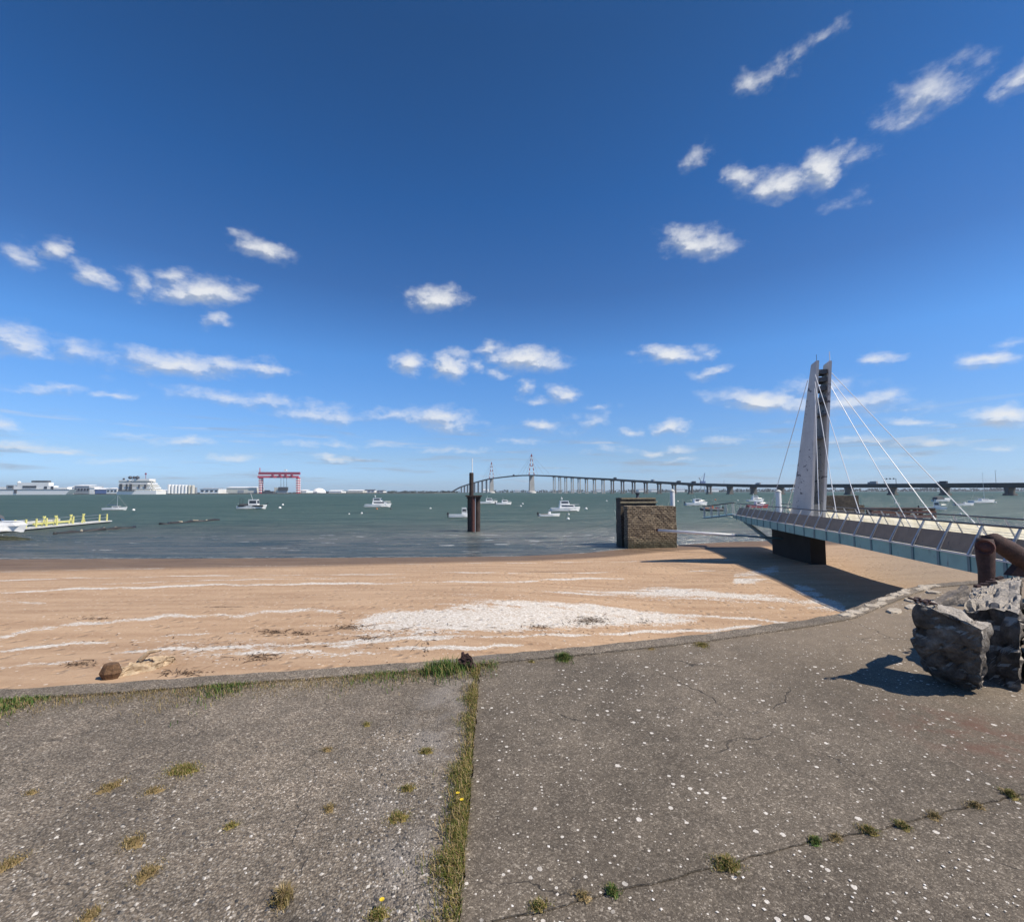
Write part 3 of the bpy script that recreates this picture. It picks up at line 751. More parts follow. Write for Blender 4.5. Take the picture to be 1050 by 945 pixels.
slab('pavement', low_poly, smooth_slab, -.009)
mb = MB(); n = len(Ej)                         # soil under the joints, so that no gap looks into nothing
slab('ground', Ei[:-1] + [Vector((40, 9.3, 0)), Vector((40, -7, 0)), Vector((-75, -7, 0))], paint('joint_soil', (.075, .058, .04), .95, .3, 12), -.03, .3)
# kerb: outer edge + inner edge, sits 1 cm proud, wall face down into the sand
m_ = min(len(Ej), len(iE))
ko = Ej; ki = iE
bm = bmesh.new()
poly = [bm.verts.new((p.x, p.y, .012)) for p in ko] + [bm.verts.new((p.x, p.y, .012)) for p in reversed(ki)]
f = bm.faces.new(poly); bmesh.ops.triangulate(bm, faces=[f])
r = bmesh.ops.extrude_face_region(bm, geom=bm.faces[:])
bmesh.ops.translate(bm, vec=(0, 0, -2.9), verts=[v for v in r['geom'] if isinstance(v, bmesh.types.BMVert)])
bmesh.ops.recalc_face_normals(bm, faces=bm.faces)
me = bpy.data.meshes.new('sea_wall'); bm.to_mesh(me); bm.free(); me.materials.append(gravel_slab)
wall = bpy.data.objects.new('sea_wall', me); C.objects.link(wall)
tag(wall, 'low grey concrete sea wall edging the pavement above the sandy beach', 'sea wall')

# --- far shore: low land across the estuary, woods as one mass
mb = MB()
mb.box((-1450, 2150, WZ + .6), (2300, 700, 2.6)); 
land1 = struct(mb.build('far_shore', land_m))
mb = MB(); mb.box((600, 3900, WZ + 1), (7000, 700, 3.5)); struct(mb.build('far_shore', land_m))
def wood(mb, px0, px1, Y, y0, hmin, hmax, step, seed):
    rr = random.Random(seed); x = px0
    while x < px1:
        h = rr.uniform(hmin, hmax); p = dp(x, y0, Y + rr.uniform(-40, 120))
        r_ = h * rr.uniform(.7, 1.3); n0 = len(mb.v)
        for k in range(14):
            a = rr.uniform(0, 6.28); b = rr.uniform(0, 1); c = Vector((p.x + r_ * .8 * math.cos(a), p.y + r_ * .6 * math.sin(a), WZ + 1.5 + h * (.15 + .8 * b)))
            s_ = h * rr.uniform(.22, .42) * (1.15 - .5 * b)
            pts = [c + Vector((rr.gauss(0, 1), rr.gauss(0, 1), rr.gauss(0, .8))).normalized() * s_ for _ in range(6)]
            mb.add(pts, [(0, 1, 2), (2, 3, 4), (4, 5, 0), (1, 3, 5), (0, 2, 4), (1, 4, 3)])
        x += step * rr.uniform(.5, 1.4)
mb = MB()
wood(mb, 318, 470, 2450, 505, 6, 13, 1.2, 3); wood(mb, 150, 330, 1900, 506, 4, 7, 2.2, 4); wood(mb, 30, 150, 1840, 506, 2, 4, 3.5, 5)
wood(mb, 505, 700, 3600, 504, 8, 22, 2.0, 6); wood(mb, 700, 1060, 3600, 504, 10, 26, 2.0, 7)
tag(mb.build('far_woods', tree_m, recalc=False), 'low dark band of woods along the far shore of the estuary', 'woods', kind='stuff')

# ================================================================== FOOTBRIDGE (cable-stayed, turquoise)
bd = Vector((.19, 1, 0)).normalized(); bn = Vector((bd.y, -bd.x, 0)); bp = Vector((12.07, 12.2, 0))
DW = 3.7
def B(t, n, z): 
    p = bp + bd * t + bn * n; return Vector((p.x, p.y, z))
def ty(y): return (y - bp.y) / bd.y
T0, T1 = -3.35, 23.2
fb = thing('footbridge', 'turquoise cable-stayed footbridge with leaning pale mast, running from the pavement out over the beach', 'footbridge', B(T0, DW / 2, 0))
ZB, ZT = -.55, -.13
mb = MB()
for n0 in (0.0, DW - .08):
    mb.prism([B(T0, n0, ZB), B(19, n0, ZB), B(T1, n0, ZB + .2), B(T1, n0, ZT), B(T0, n0, ZT)], bn * .08)
mb.build('girder', teal, fb)
mb = MB()
mb.prism([B(T0, .085, ZT - .12), B(T0, DW - .085, ZT - .12), B(T1, DW - .085, ZT - .12), B(T1, .085, ZT - .12)], (0, 0, .15))
mb.build('deck', deckf, fb)
mb = MB()
for n0 in (.8, 1.8, 2.8): mb.beam(B(T0, n0, -.36), B(T1, n0, -.36), .12, .2)
for i in range(12): mb.beam(B(T0 + .8 + i * 2.2, .085, -.38), B(T0 + .8 + i * 2.2, DW - .085, -.38), .1, .2)
mb.build('under_beam', teal_d, fb)
mb = MB()
for n0 in (-.05, DW - .03): mb.prism([B(T0, n0, ZT + .003), B(T1, n0, ZT + .003), B(T1, n0 + .09, ZT + .003), B(T0, n0 + .09, ZT + .003)], (0, 0, .035))
mb.build('ledge', ledge, fb)
HZ = .68
def side(sgn):
    """sgn = -1 near side, +1 far side: leaning posts, infill panel, wires, handrail"""
    base = (lambda z: .0 + .36 * (z - ZT) / (HZ - ZT)) if sgn < 0 else (lambda z: DW - .36 * (z - ZT) / (HZ - ZT))
    k = 0; t = T0 + .3; ts = []
    while t < T1 - .1: ts.append(t); t += 1.15
    for t in ts:
        p = MB(); p.prism([B(t - .028, base(ZT) + .045 * sgn, ZT + .03), B(t - .028, base(HZ) + .02 * sgn, HZ), B(t - .028, base(HZ) - .02 * sgn, HZ), B(t - .028, base(ZT) - .045 * sgn, ZT + .03)], bd * .056)
        p.build('post', post_m, fb)
        s_ = MB(); n0 = -.022 if sgn < 0 else DW + .002
        s_.prism([B(t - .05, n0, ZB + .004), B(t + .05, n0, ZB + .004), B(t + .05, n0, ZT - .004), B(t - .05, n0, ZT - .004)], bn * .02)
        s_.build('stiffener', teal_d, fb)
    zt = ZT + .70 * (HZ - ZT)
    pn = MB()
    for a, b2 in zip(ts[:-1], ts[1:]):
        pn.prism([B(a + .04, base(ZT + .05), ZT + .05), B(b2 - .04, base(ZT + .05), ZT + .05), B(b2 - .04, base(zt), zt), B(a + .04, base(zt), zt)], bn * (.012 * -sgn))
    pn.build('infill_panel', panel_m if sgn < 0 else frost_m, fb)
    wr = MB()
    for z in (zt + .055, zt + .115): wr.tube([B(T0, base(z), z), B(T1, base(z), z)], .006, 5)
    wr.build('wire', post_m, fb)
    hr = MB(); hr.tube([B(T0, base(HZ), HZ + .02), B(T1, base(HZ), HZ + .02)], .028, 8)
    hr.build('handrail', rail_m, fb)
side(-1); side(1)
# mast: two plates leaning towards the shore
mast = MB()
MT0, MT1, MTa, MTb = ty(25.85), ty(28.6), ty(24.35), ty(25.0)
for n0 in (1.55, 2.15):
    h = 8.35 if n0 < 2 else 8.3
    P = [B(MT0, n0, -.10), B(MT1, n0, -.10), B(MTb, n0 + .02, h), B(MTa, n0 + .02, h + .06)]
    mast.prism(P, bn * .13)
mo = mast.build('mast', mast_m, fb)
for z in (7.75, 7.35, 6.9, 6.3, 5.6, 4.4):
    mb = MB(); f_ = z / 8.4; ta = MT0 + (MTa - MT0) * f_; tb = MT1 + (MTb - MT1) * f_
    mb.prism([B(ta + .06, 1.68, z), B(ta + .06, 2.15, z), B(tb - .05, 2.15, z), B(tb - .05, 1.68, z)], (0, 0, .22 if z > 6 else .12))
    mb.build('cross_bar', roofd, mo)
mb = MB(); mb.prism([B(MT0 + .1, 1.68, 0), B(MT0 + .1, 2.15, 0), B(MT0 + .1, 2.15, .9), B(MT0 + .1, 1.68, .9)], bd * .2); mb.build('plinth', conc, mo)
mb = MB()
mb.tube([B(MTa + .05, 2.22, 8.3), B(MTa + .05, 2.22, 8.85)], .02, 6); mb.build('finial', cable_m, mo)
mb = MB(); mb.tube([B(MTa + .1, 1.62, 8.3), B(MTa + .1, 1.62, 8.75)], .012, 6); mb.build('finial', rail_m, mo)
def onrail(px, far):
    n0 = .36 if not far else DW - .36
    u = (px - 525) / F; x0 = bp.x - .19 * bp.y
    y = (x0 + n0 * .982) / (u - .19)
    return ty(y) + n0 * .19, n0
for px, z in ((839, 7.0), (859, 7.35), (887, 7.7)):
    t, n0 = onrail(px, False); mb = MB(); f_ = z / 8.4
    mb.tube([B(MT0 + (MTa - MT0) * f_ + .0, 1.53, z), B(t, n0 - .06, -.08)], .016, 6); mb.build('cable', cable_m, fb)
for px, z in ((928, 7.05), (962, 7.4), (1006, 7.75)):
    t, n0 = onrail(px, True); mb = MB(); f_ = z / 8.4
    mb.tube([B(MT0 + (MTa - MT0) * f_ + .0, 2.30, z), B(t, n0 + .06, -.08)], .016, 6); mb.build('cable', cable_m, fb)
for t, n0, z, ns in ((ty(28.6), .30, 7.6, 1.52), (ty(34.5), DW - .30, 7.3, 2.32)):
    f_ = z / 8.4; mb = MB()
    mb.tube([B(MT1 + (MTb - MT1) * f_, ns, z), B(t, n0, -.08)], .018, 6); mb.build('cable', cable_m, fb)
mb = MB(); mb.prism([B(ty(25.9), 1.5, -2.95), B(ty(31.6), 1.5, -2.95), B(ty(31.6), 2.25, -2.95), B(ty(25.9), 2.25, -2.95)], (0, 0, 2.45)); pier_o = mb.build('pier', pier_m, fb)
mb = MB(); mb.beam(B(ty(34.6), .7, -.58), B(ty(31.2), 1.7, -2.0), .16, .2); mb.build('strut', teal_d, fb)
# landing gangway at the sea end, turning aside and down
ga = B(T1 + .02, .25, -.16); gb = ga + Vector((-2.05, .9, -.32)); gw = Vector((.35, 1.1, 0))
mb = MB(); mb.prism([ga, gb, gb + gw, ga + gw], (0, 0, .09)); gdo = mb.build('landing', teal_d, fb)
for i in range(5):
    p = ga.lerp(gb, .06 + i * .225); mb = MB(); mb.beam(p + Vector((0, .04, .09)), p + Vector((0, .04, .92)), .045); mb.build('post', post_m, fb)
    mb = MB(); p2 = p + gw; mb.beam(p2 + Vector((0, -.04, .09)), p2 + Vector((0, -.04, .92)), .045); mb.build('post', post_m, fb)
mb = MB()
for o_ in (Vector((0, .04, .92)), gw + Vector((0, -.04, .92))): mb.tube([ga + o_, gb + o_], .025, 6)
mb.build('handrail', rail_m, fb)
mb = MB(); mb.box((12.9, 8.55, -.6), (5.6, 1.2, .95), rz=-.1); ab = mb.build('abutment', kerb_mat, fb)

# white mooring boom from the stone dolphin to the pier
p0 = dp(675, 543.6, 34.25); p1 = dp(803, 552, 29.0)
bo = thing('mooring_boom', 'long pale steel pole reaching from the stone block across to the black footbridge pier', 'steel pole', p0)
mb = MB(); mb.tube([p0, p0.lerp(p1, .66)], .10, 8); mb.build('tube', cable_m, bo, smooth=True)
mb = MB(); mb.tube([p0.lerp(p1, .66), p1], .07, 8); mb.build('extension', teal_d, bo, smooth=True)
mb = MB(); mb.tube([p0 + Vector((-.05, .15, 0)), p0 + Vector((.02, -.02, 0))], .11, 8); mb.build('socket', rust, bo)

# ================================================================== STONE DOLPHIN + PILES
A = gp(644.3, 561.1, -2.5); Bq = gp(694.3, 560.2, -2.5)
ex = (Bq - A); wl = ex.length; ex.normalize(); ey = Vector((-ex.y, ex.x, 0))
ang = math.atan2(ex.y, ex.x)
sb = thing('masonry_dolphin', 'square brown stone block standing at the water edge with a higher weathered box behind', 'stone block', A + ex * wl / 2, 0)
sb.rotation_euler = (0, 0, ang)
def jb(mb, c, d, seed, cuts=5, amp=.02):
    bm = bmesh.new(); bmesh.ops.create_cube(bm, size=1)
    for v in bm.verts: v.co = Vector((v.co.x * d[0], v.co.y * d[1], v.co.z * d[2])) + Vector(c)
    bmesh.ops.subdivide_edges(bm, edges=bm.edges[:], cuts=cuts, use_grid_fill=True)
    for v in bm.verts: v.co += mnoise.noise_vector(v.co * 1.7 + Vector((seed, 0, 0))) * amp + mnoise.noise_vector(v.co * 6 + Vector((seed, 3, 0))) * amp * .7
    k = len(mb.v); bm.verts.ensure_lookup_table()
    mb.v += [tuple(v.co) for v in bm.verts]; mb.f += [tuple(v.index + k for v in f.verts) for f in bm.faces]; bm.free()
    return mb
H0 = .52 + 2.9
jb(MB(), (0, .4, .52 - H0 / 2 + 2.5), (wl, .8, H0), 1, 18, .05).build('front_wall', stone_m, sb, local=True)
jb(MB(), (.1, 1.1, .2 - H0 / 2 + 2.5), (wl - .3, .7, H0), 1, 8, .03).build('core', stone_m, sb, local=True)
jb(MB(), (-.48, 1.95, 1.13 - 2 + 2.5), (2.85, 1.1, 4.0), 2, 10, .03).build('rear_block', stone_d, sb, local=True)
mb = MB(); mb.box((-.48, 1.36, 3.28), (2.95, .10, .12)); mb.box((-.48, 1.37, 3.58), (2.75, .08, .10)); mb.build('ledge', paint('lichen_ledge', (.24, .21, .14), .9, .2, 4), sb, local=True)
mb = MB(); mb.lathe([(.16, 0), (.12, .1), (.12, .28), (.2, .34), (.2, .4), (.05, .42)], (-.3, 2.0, 3.62), 10); mb.build('bollard', rail_m, sb, local=True)
mb = MB()
for i in range(4): mb.box((1.1 + i * .16, 1.9, 2.9), (.05, .9, .06))
mb.box((1.3, 1.95, 2.6), (.5, 1.0, .5)); mb.build('timber_fender', timber, sb, local=True)
def white_pile(px, ytop, Y, r, label):
    top = dp(px, ytop, Y); q_ = thing('mooring_pile', label, 'pile', (top.x, top.y, WZ), 0, 'white mooring piles')
    MB().lathe([(r, -.6), (r, top.z - WZ - .06)], (0, 0, 0), 14).build('shaft', white_gel, q_, local=True, smooth=False)
    MB().lathe([(r * 1.12, 0), (r * 1.12, .10), (r * .5, .22), (.02, .26)], (0, 0, top.z - WZ - .06), 14).build('cap', pont, q_, local=True)
    MB().lathe([(r * 1.03, 0), (r * 1.03, .25)], (0, 0, (top.z - WZ) * .35), 14).build('band', grey_can, q_, local=True)
white_pile(689.3, 503.6, 40.5, .19, 'white pile with a cap rising just behind the stone block')
white_pile(798, 504.0, 46, .25, 'thick white pile with a cap behind the footbridge, left of its mast')

# steel pile dolphin in front of the far bridge
pc = gp(486, 545, WZ)
sp = thing('pile_dolphin', 'brown rusty cluster of piles standing in the water, thin pole on top', 'piles', (pc.x, pc.y, WZ))
def zt(py, Y): return dp(486, py, Y).z - WZ
Y0 = pc.y; s1 = Y0 / F
mb = MB(); mb.lathe([(.235, -1), (.235, zt(485.5, Y0)), (.20, zt(484.5, Y0))], (-.29, .05, 0), 14); mb.build('tall_pile', timber, sp, local=True, smooth=False)
mb = MB(); mb.lathe([(.29, -1), (.29, zt(509, Y0))], (.37, .12, 0), 14); mb.build('pile', timber, sp, local=True)
mb = MB(); mb.lathe([(.25, -1), (.25, zt(509, Y0))], (-.50, .45, 0), 14); mb.build('pile', timber, sp, local=True)
mb = MB(); mb.lathe([(.24, -1), (.24, zt(509, Y0))], (-.08, -.18, 0), 14); mb.build('pile', rust, sp, local=True)
mb = MB(); mb.box((-.02, .1, zt(508.3, Y0)), (1.72, 1.2, .14)); mb.box((-.02, .1, zt(510, Y0)), (1.5, 1.0, .12)); mb.build('cap_plate', timber, sp, local=True)
mb = MB(); mb.tube([(-.20, 0, zt(485, Y0)), (-.20, 0, zt(470, Y0))], .05, 6); mb.build('pole', white_gel, sp, local=True)
mb = MB(); mb.tube([(.16, -.30, -.2), (.16, -.30, zt(509, Y0))], .04, 6); mb.build('ladder_pipe', alu, sp, local=True)

# old dolphin and low timber jetty seen past the footbridge
a = dp(851, 508, 56); 
od = thing('old_masonry_dolphin', 'mossy brown masonry stump standing in the water behind the footbridge mast', 'stone block', (a.x, a.y, WZ))
jb(MB(), (0, 0, (a.z - WZ) / 2 - .4), (4.6, 3, a.z - WZ + .8), 5, 8, .04).build('block', stone_d, od, local=True)
jb(MB(), (2.6, .3, (a.z - WZ) / 2 - .9), (1.4, 2.6, a.z - WZ - .4), 6, 5, .04).build('step', stone_m, od, local=True)
a = dp(916, 520, 44)
tj = thing('timber_jetty', 'low dark timber jetty on piles lying behind the footbridge railing', 'jetty', (a.x, a.y, WZ))
hh = a.z - WZ
mb = MB(); mb.box((0, 0, hh - .12), (5.9, 2.2, .16)); mb.build('deck', timber, tj, local=True)
mb = MB()
for zz in (hh - .42, hh - .8): mb.box((0, -1.12, zz), (5.9, .12, .28))
mb.build('waling', paint('reddish_timber', (.12, .06, .045), .8, .3, 3), tj, local=True)
for i in range(6):
    for yy in (-1, 1): MB().lathe([(.16, -.8), (.16, hh - .2)], (-2.8 + i * 1.12, yy * .95, 0), 8).build('pile', timber, tj, local=True)

# ================================================================== BIG ROAD BRIDGE
def viaduct(n): return Vector((436 - 13.1 * n, 411 + 47.2 * n, 0))
DK = [(455, 505.0), (465, 503.2), (471, 499.6), (480, 496.4), (488, 494.2), (502, 490.6), (516, 488.8), (530, 487.3), (545, 486.9), (567, 487.6), (600, 489.7), (620, 490.6), (634, 491.5), (669, 493.6), (703, 495.4), (737, 496.5), (780, 497.3), (880, 496.9), (1050, 496.0), (1200, 495.0)]
path = [viaduct(n) for n in range(-5, 24)]
def bez(a, b2, c, t): return a * (1 - t) ** 2 + b2 * 2 * t * (1 - t) + c * t * t
P1 = Vector((71, 1700, 0)); P2 = Vector((-95, 2170, 0)); PE = Vector((-370, 2950, 0))
path += [path[-1].lerp(P1, t) for t in (.35, .7, 1)] + [P1.lerp(P2, t) for t in (.25, .5, .75, 1)] + [P2.lerp(PE, t) for t in (.12, .25, .38, .5, .62, .75, .88, 1)]
def deckz(p):
    px = 525 + F * p.x / (p.y * 1.0)
    for it in range(3):
        y = float(np.interp(px, [d[0] for d in DK], [d[1] for d in DK])); q_ = dp(px, y, p.y); px += (p.x - q_.x) / p.y * F
    return q_.z
path = [Vector((p.x, p.y, deckz(p))) for p in path]
br = thing('road_bridge', 'long grey road bridge curving up across the estuary with two striped pylons', 'road bridge', (436, 411, WZ))
mb = MB(); k = 0; hw = 6.2
for i, p in enumerate(path):
    d = (path[min(i + 1, len(path) - 1)] - path[max(i - 1, 0)]); d.z = 0; d.normalize(); nn = Vector((d.y, -d.x, 0))
    for sx_, dz in ((-1, -3.4), (-1.0, 0), (1.0, 0), (1, -3.4)):
        c = p + nn * (hw * (.72 if dz < 0 else 1) * sx_); mb.v.append((c.x, c.y, p.z + dz))
    if i:
        a_ = (i - 1) * 4; b_ = i * 4
        mb.f += [(a_ + j, a_ + (j + 1) % 4, b_ + (j + 1) % 4, b_ + j) for j in range(4)]
mb.build('deck', conc_d, br)
for sgn in (-1, 1):
    mb = MB()
    for i in range(len(path) - 1):
        d = (path[i + 1] - path[i]); d.z = 0; d.normalize(); nn = Vector((d.y, -d.x, 0)) * (hw * sgn)
        mb.beam(path[i] + nn + Vector((0, 0, .5)), path[i + 1] + nn + Vector((0, 0, .5)), .3, 1.0)
    mb.build('parapet', conc_d, br)
for n in range(-1, 24):
    p = path[n + 5]; mb = MB(); d = Vector((-13.1, 47.2, 0)).normalized(); nn = Vector((d.y, -d.x, 0)); zt_ = p.z - 3.4
    rot = math.atan2(nn.y, nn.x)
    tall = zt_ - WZ
    for sgn in (-1, 1): mb.box((p.x + nn.x * 3.0 * sgn, p.y + nn.y * 3.0 * sgn, (zt_ + WZ) / 2 - .5), (2.2, 2.6, tall + 1.0), rz=rot)
    mb.box((p.x, p.y, zt_ - .8), (10.5, 3.0, 1.6), rz=rot); 
    if tall < 12: mb.box((p.x, p.y, WZ + tall * .45), (9.6, 2.4, tall * .9), rz=rot)
    mb.box((p.x, p.y, WZ + .5), (11, 4.5, 2.4), rz=rot)
    mb.build('pier', pier_c if n < 16 else conc, br)
for f_ in (.10, .19, .28, .37, .46, .55, .64, .73):
    p = P2.lerp(PE, f_); z = deckz(p) - 3.4; mb = MB(); mb.box((p.x, p.y, (z + WZ) / 2), (9, 3.5, z - WZ), rz=-.33); mb.build('pier', conc, br)
red_b = paint('pylon_red', (.35, .07, .07), .6, .08, .05)
for P_, top in ((P1, 466.0), (P2, 474.2)):
    px = 525 + F * P_.x / P_.y; zt_ = dp(px, top, P_.y).z; zd = deckz(P_)
    mb = MB(); mb.box((P_.x, P_.y, (zd - 3.4 + WZ) / 2), (20, 9, zd - 3.4 - WZ), rz=.33, top=(.82, .8)); py_ = mb.build('pylon', conc, br)
    mb = MB(); mb.lathe([(16, -2), (16, 5), (13, 7)], (P_.x, P_.y, WZ), 16); mb.build('base', pale_c, py_)
    nb_ = 9
    for i in range(nb_):
        z0 = zd + (zt_ - zd) * i / nb_; z1 = zd + (zt_ - zd) * (i + 1) / nb_; mb = MB()
        for sgn in (-1, 1):
            w0 = 8.5 * (1 - i / nb_) + .8; w1 = 8.5 * (1 - (i + 1) / nb_) + .8
            mb.beam((P_.x + sgn * w0, P_.y, z0), (P_.x + sgn * w1, P_.y, z1), 3.2 if i < 6 else 2.6, 4)
        if i % 3 == 1: mb.beam((P_.x - w0, P_.y, z0), (P_.x + w0, P_.y, z0), 2.4)
        if i == nb_ - 1: mb.beam((P_.x, P_.y, z0), (P_.x, P_.y, z1 + 4), 1.5)
        mb.build('tower_band', white_gel if i % 2 else red_b, py_)
    cmb = MB(); dirb = (P2 - P1).normalized()
    for kk in (60, 110, 160):
        for sgn in (-1, 1):
            q_ = P_ + dirb * kk * sgn; cmb.tube([(P_.x, P_.y, zt_ - (160 - kk) * .12), (q_.x, q_.y, zd - abs(kk) * .02)], .35, 4)
    cmb.build('stay_cables', conc, br)
def on_bridge(px, side_=-1):
    best = min(range(len(path) - 1), key=lambda i: abs(525 + F * path[i].x / path[i].y - px))
    L_ = [(path[i].lerp(path[i + 1], t / 8), (path[i + 1] - path[i])) for i in range(max(0, best - 2), min(len(path) - 1, best + 2)) for t in range(8)]
    p, d = min(L_, key=lambda q_: abs(525 + F * q_[0].x / q_[0].y - px)); d = Vector((d.x, d.y, 0)).normalized()
    return p + Vector((d.y, -d.x, 0)) * (2.8 * side_), math.atan2(d.y, d.x)
LK = [(527.5, 'dark lorry on the crest of the road bridge between its two pylons', 1.3), (631, 'small dark lorry on the road bridge above the stone block', 1.1), (670, 'pale lorry crossing the descending part of the road bridge', 1.0),
      (697, 'long dark lorry crossing the road bridge left of the harbour crane', 1.0), (713, 'dark lorry crossing the road bridge just below the harbour crane', 1.0), (778, 'small pale lorry on the road bridge left of the footbridge mast', .8),
      (898, 'low pale lorry with a long trailer on the road bridge right of the mast', .9), (968, 'dark van on the road bridge right of the sign gantry', .75)]
for px, lab, sc_ in LK:
    p, a_ = on_bridge(px); t = thing('lorry', lab, 'van' if 'van' in lab else 'lorry', p, a_, 'traffic on the road bridge')
    dark = 'dark' in lab; sc_ *= 1.15
    MB().box((-1.0 * sc_, 0, 2.2 * sc_), (7 * sc_, 2.4 * sc_, 2.9 * sc_)).build('cargo_box', lorry_d if dark else haz_b, t, local=True)
    MB().box((4.0 * sc_, 0, 1.7 * sc_), (2.2 * sc_, 2.3 * sc_, 2.3 * sc_), top=(.8, .95)).build('cab', haz_b, t, local=True)
    for wx in (-3.2, -1.8, 3.8):
        mb = MB(); mb.tube([(wx * sc_, -1.2 * sc_, .5 * sc_), (wx * sc_, 1.2 * sc_, .5 * sc_)], .5 * sc_, 8); mb.build('axle_wheels', black_rub, t, local=True)
pg, ag = on_bridge(908); pg2, _ = on_bridge(922)
sg = thing('sign_gantry', 'sign gantry with three small dark panels over the road bridge deck', 'sign gantry', pg)
mb = MB(); mb.beam(pg, pg + Vector((0, 0, 6.6)), .35); mb.build('column', rail_m, sg)
mb = MB(); mb.beam(pg2, pg2 + Vector((0, 0, 6.6)), .35); mb.build('column', rail_m, sg)
mb = MB(); mb.beam(pg + Vector((0, 0, 6.3)), pg2 + Vector((0, 0, 6.3)), .18); mb.build('crossbeam', rail_m, sg)
for f_ in (.2, .5, .8):
    c = pg.lerp(pg2, f_) + Vector((0, -.3, 6.3)); MB().box(c, (1.5, .3, 1.4)).build('sign_panel', rail_m, sg)
for px, lab in ((1026.5, 'tall thin lamp post on the road bridge at the right'), (855, 'lamp post on the road bridge right beside the footbridge mast'), (745, 'lamp post on the road bridge right of the harbour crane')):
    p, a_ = on_bridge(px, -2); t = thing('lamp_post', lab, 'lamp post', p, 0, 'lamp posts on the road bridge'); h_ = 12 if px > 1000 else 7
    MB().tube([(0, 0, 0), (0, 0, h_)], [.16, .09], 6).build('pole', rail_m, t, local=True)
    MB().box((.6, 0, h_), (1.4, .3, .15)).build('lamp_head', rail_m, t, local=True)

# ================================================================== FAR SHORE: shipyard
def fbox(px0, px1, yt, yb, Y, depth, mb=None, top=(1, 1)):
    a_ = dp(px0, yb, Y); b_ = dp(px1, yt, Y); mb = mb or MB()
    return mb.box(((a_.x + b_.x) / 2, Y + depth / 2, (a_.z + b_.z) / 2), (b_.x - a_.x, depth, b_.z - a_.z), top=top)
YS = 1700
def building(name, lab, cat, px0, px1, yt, yb, mat, roof=None, wins=0, Y=YS, door=False, group='shipyard sheds'):
    c = dp((px0 + px1) / 2, yb, Y); t = thing(name, lab, cat, (c.x, Y, WZ + 1.9), 0, group)
    fbox(px0, px1, yt + .5, yb, Y, 60).build('wall', mat, t)
    a_ = dp(px0, yt + .5, Y); b_ = dp(px1, yt, Y)
    MB().prism([(a_.x - 1, Y - 1.5, a_.z), (b_.x + 1, Y - 1.5, a_.z), (b_.x + 1, Y + 30, b_.z + 2), (a_.x - 1, Y + 30, b_.z + 2)], (0, 0, .8)).build('roof', roof or mat, t)
    for i in range(wins):
        f0 = px0 + (px1 - px0) * (i + .22) / wins; f1 = px0 + (px1 - px0) * (i + .78) / wins
        fbox(f0, f1, yt + (yb - yt) * .35, yt + (yb - yt) * .62, Y - 1.1, 1).build('window', dark_glass, t)
    if door: fbox(px0 + (px1 - px0) * .4, px0 + (px1 - px0) * .6, yt + (yb - yt) * .45, yb, Y - 1.2, 1).build('door', shedg, t)
    return t
building('shed', 'wide white shed right of the long ship', 'shed', 69, 76, 499.0, 506.6, shedw, wins=2)
building('grey_block', 'grey square building with many windows between white sheds', 'building', 76, 91.5, 497.6, 506.2, shedg, shedw, wins=5)
building('shed', 'small white shed right of the grey square building', 'shed', 91.5, 97, 499.5, 506.4, shedw)
building('blue_hall', 'blue hall on the far shore left of the tall ship', 'hall', 97.5, 109, 501.2, 506.0, shedb, shedw)
building('shed', 'low white shed between the blue hall and the tall ship', 'shed', 109, 120, 500.6, 506.0, shedw, wins=3)
building('shed', 'low white shed between the tall ship and the white tank block', 'shed', 163, 172, 502.6, 506.0, shedw)
building('shed', 'low white hall with a grey roof just right of the tank block', 'shed', 205, 224, 500.8, 505.8, shedw, shedg, wins=4)
building('shed', 'long cream hall left of the red gantry crane', 'hall', 232, 262, 499.6, 505.4, shedc, shedw, wins=0, door=True)
building('shed', 'low white shed just right of the red gantry crane', 'shed', 307.5, 314, 502.6, 505.2, shedw)
building('shed', 'low white shed right of the white dome', 'shed', 337, 350, 503.0, 505.2, shedw, Y=2050)
building('shed', 'cream low hall among the far trees above the white cruiser', 'hall', 356, 372, 502.6, 505.0, shedc, shedw, Y=2200)
building('shed', 'white low house group below the far trees', 'building', 373, 384, 502.2, 505.0, shedw, roofd, wins=3, Y=2300)
building('shed', 'small white house at the right end of the far houses', 'building', 386, 393, 503.0, 504.9, shedw, roofd, wins=2, Y=2300)
building('shed', 'small white shed at the foot of the left bridge pylon', 'shed', 495, 500.5, 502.0, 504.3, shedw, Y=2400)
for i, (x0, x1, yt, lab) in enumerate(((528, 533, 502.4, 'white shed seen between the two pylons of the road bridge'), (586.5, 591, 502.2, 'white shed seen under the road bridge, right of the right pylon'), (612, 618, 501.8, 'white hall seen under the road bridge left of the stone block'),
        (655, 662, 501.2, 'white hall seen under the road bridge above the stone block'), (668, 675, 501.4, 'white hall seen under the road bridge just left of the white pile'), (693, 702, 501.2, 'white hall seen under the road bridge right of the white pile'), (726, 737, 501.0, 'pale hall seen under the road bridge right of the harbour crane'))):
    building('shed', lab, 'hall', x0, x1, yt, 504.2, shedw, shedg, Y=3300, group='halls beyond the road bridge')
# tank block with ribs
c = dp(186, 505.6, YS); t = thing('tank_block', 'tall white ribbed block of storage tanks on the far shore', 'tanks', (c.x, YS, WZ + 1.9))
for i in range(8):
    x = 173.5 + i * 3.45; a_ = dp(x, 505.8, YS); b_ = dp(x, 496.6 + .1 * i, YS)
    mb = MB(); mb.lathe([(5.6, 0), (5.6, b_.z - a_.z - 1), (3, b_.z - a_.z)], (a_.x, YS, a_.z), 12); mb.build('tank', shedw if i < 6 else shedc, t)
fbox(172.5, 201, 499.5, 505.8, YS + 7, 8).build('back_wall', shedg, t)
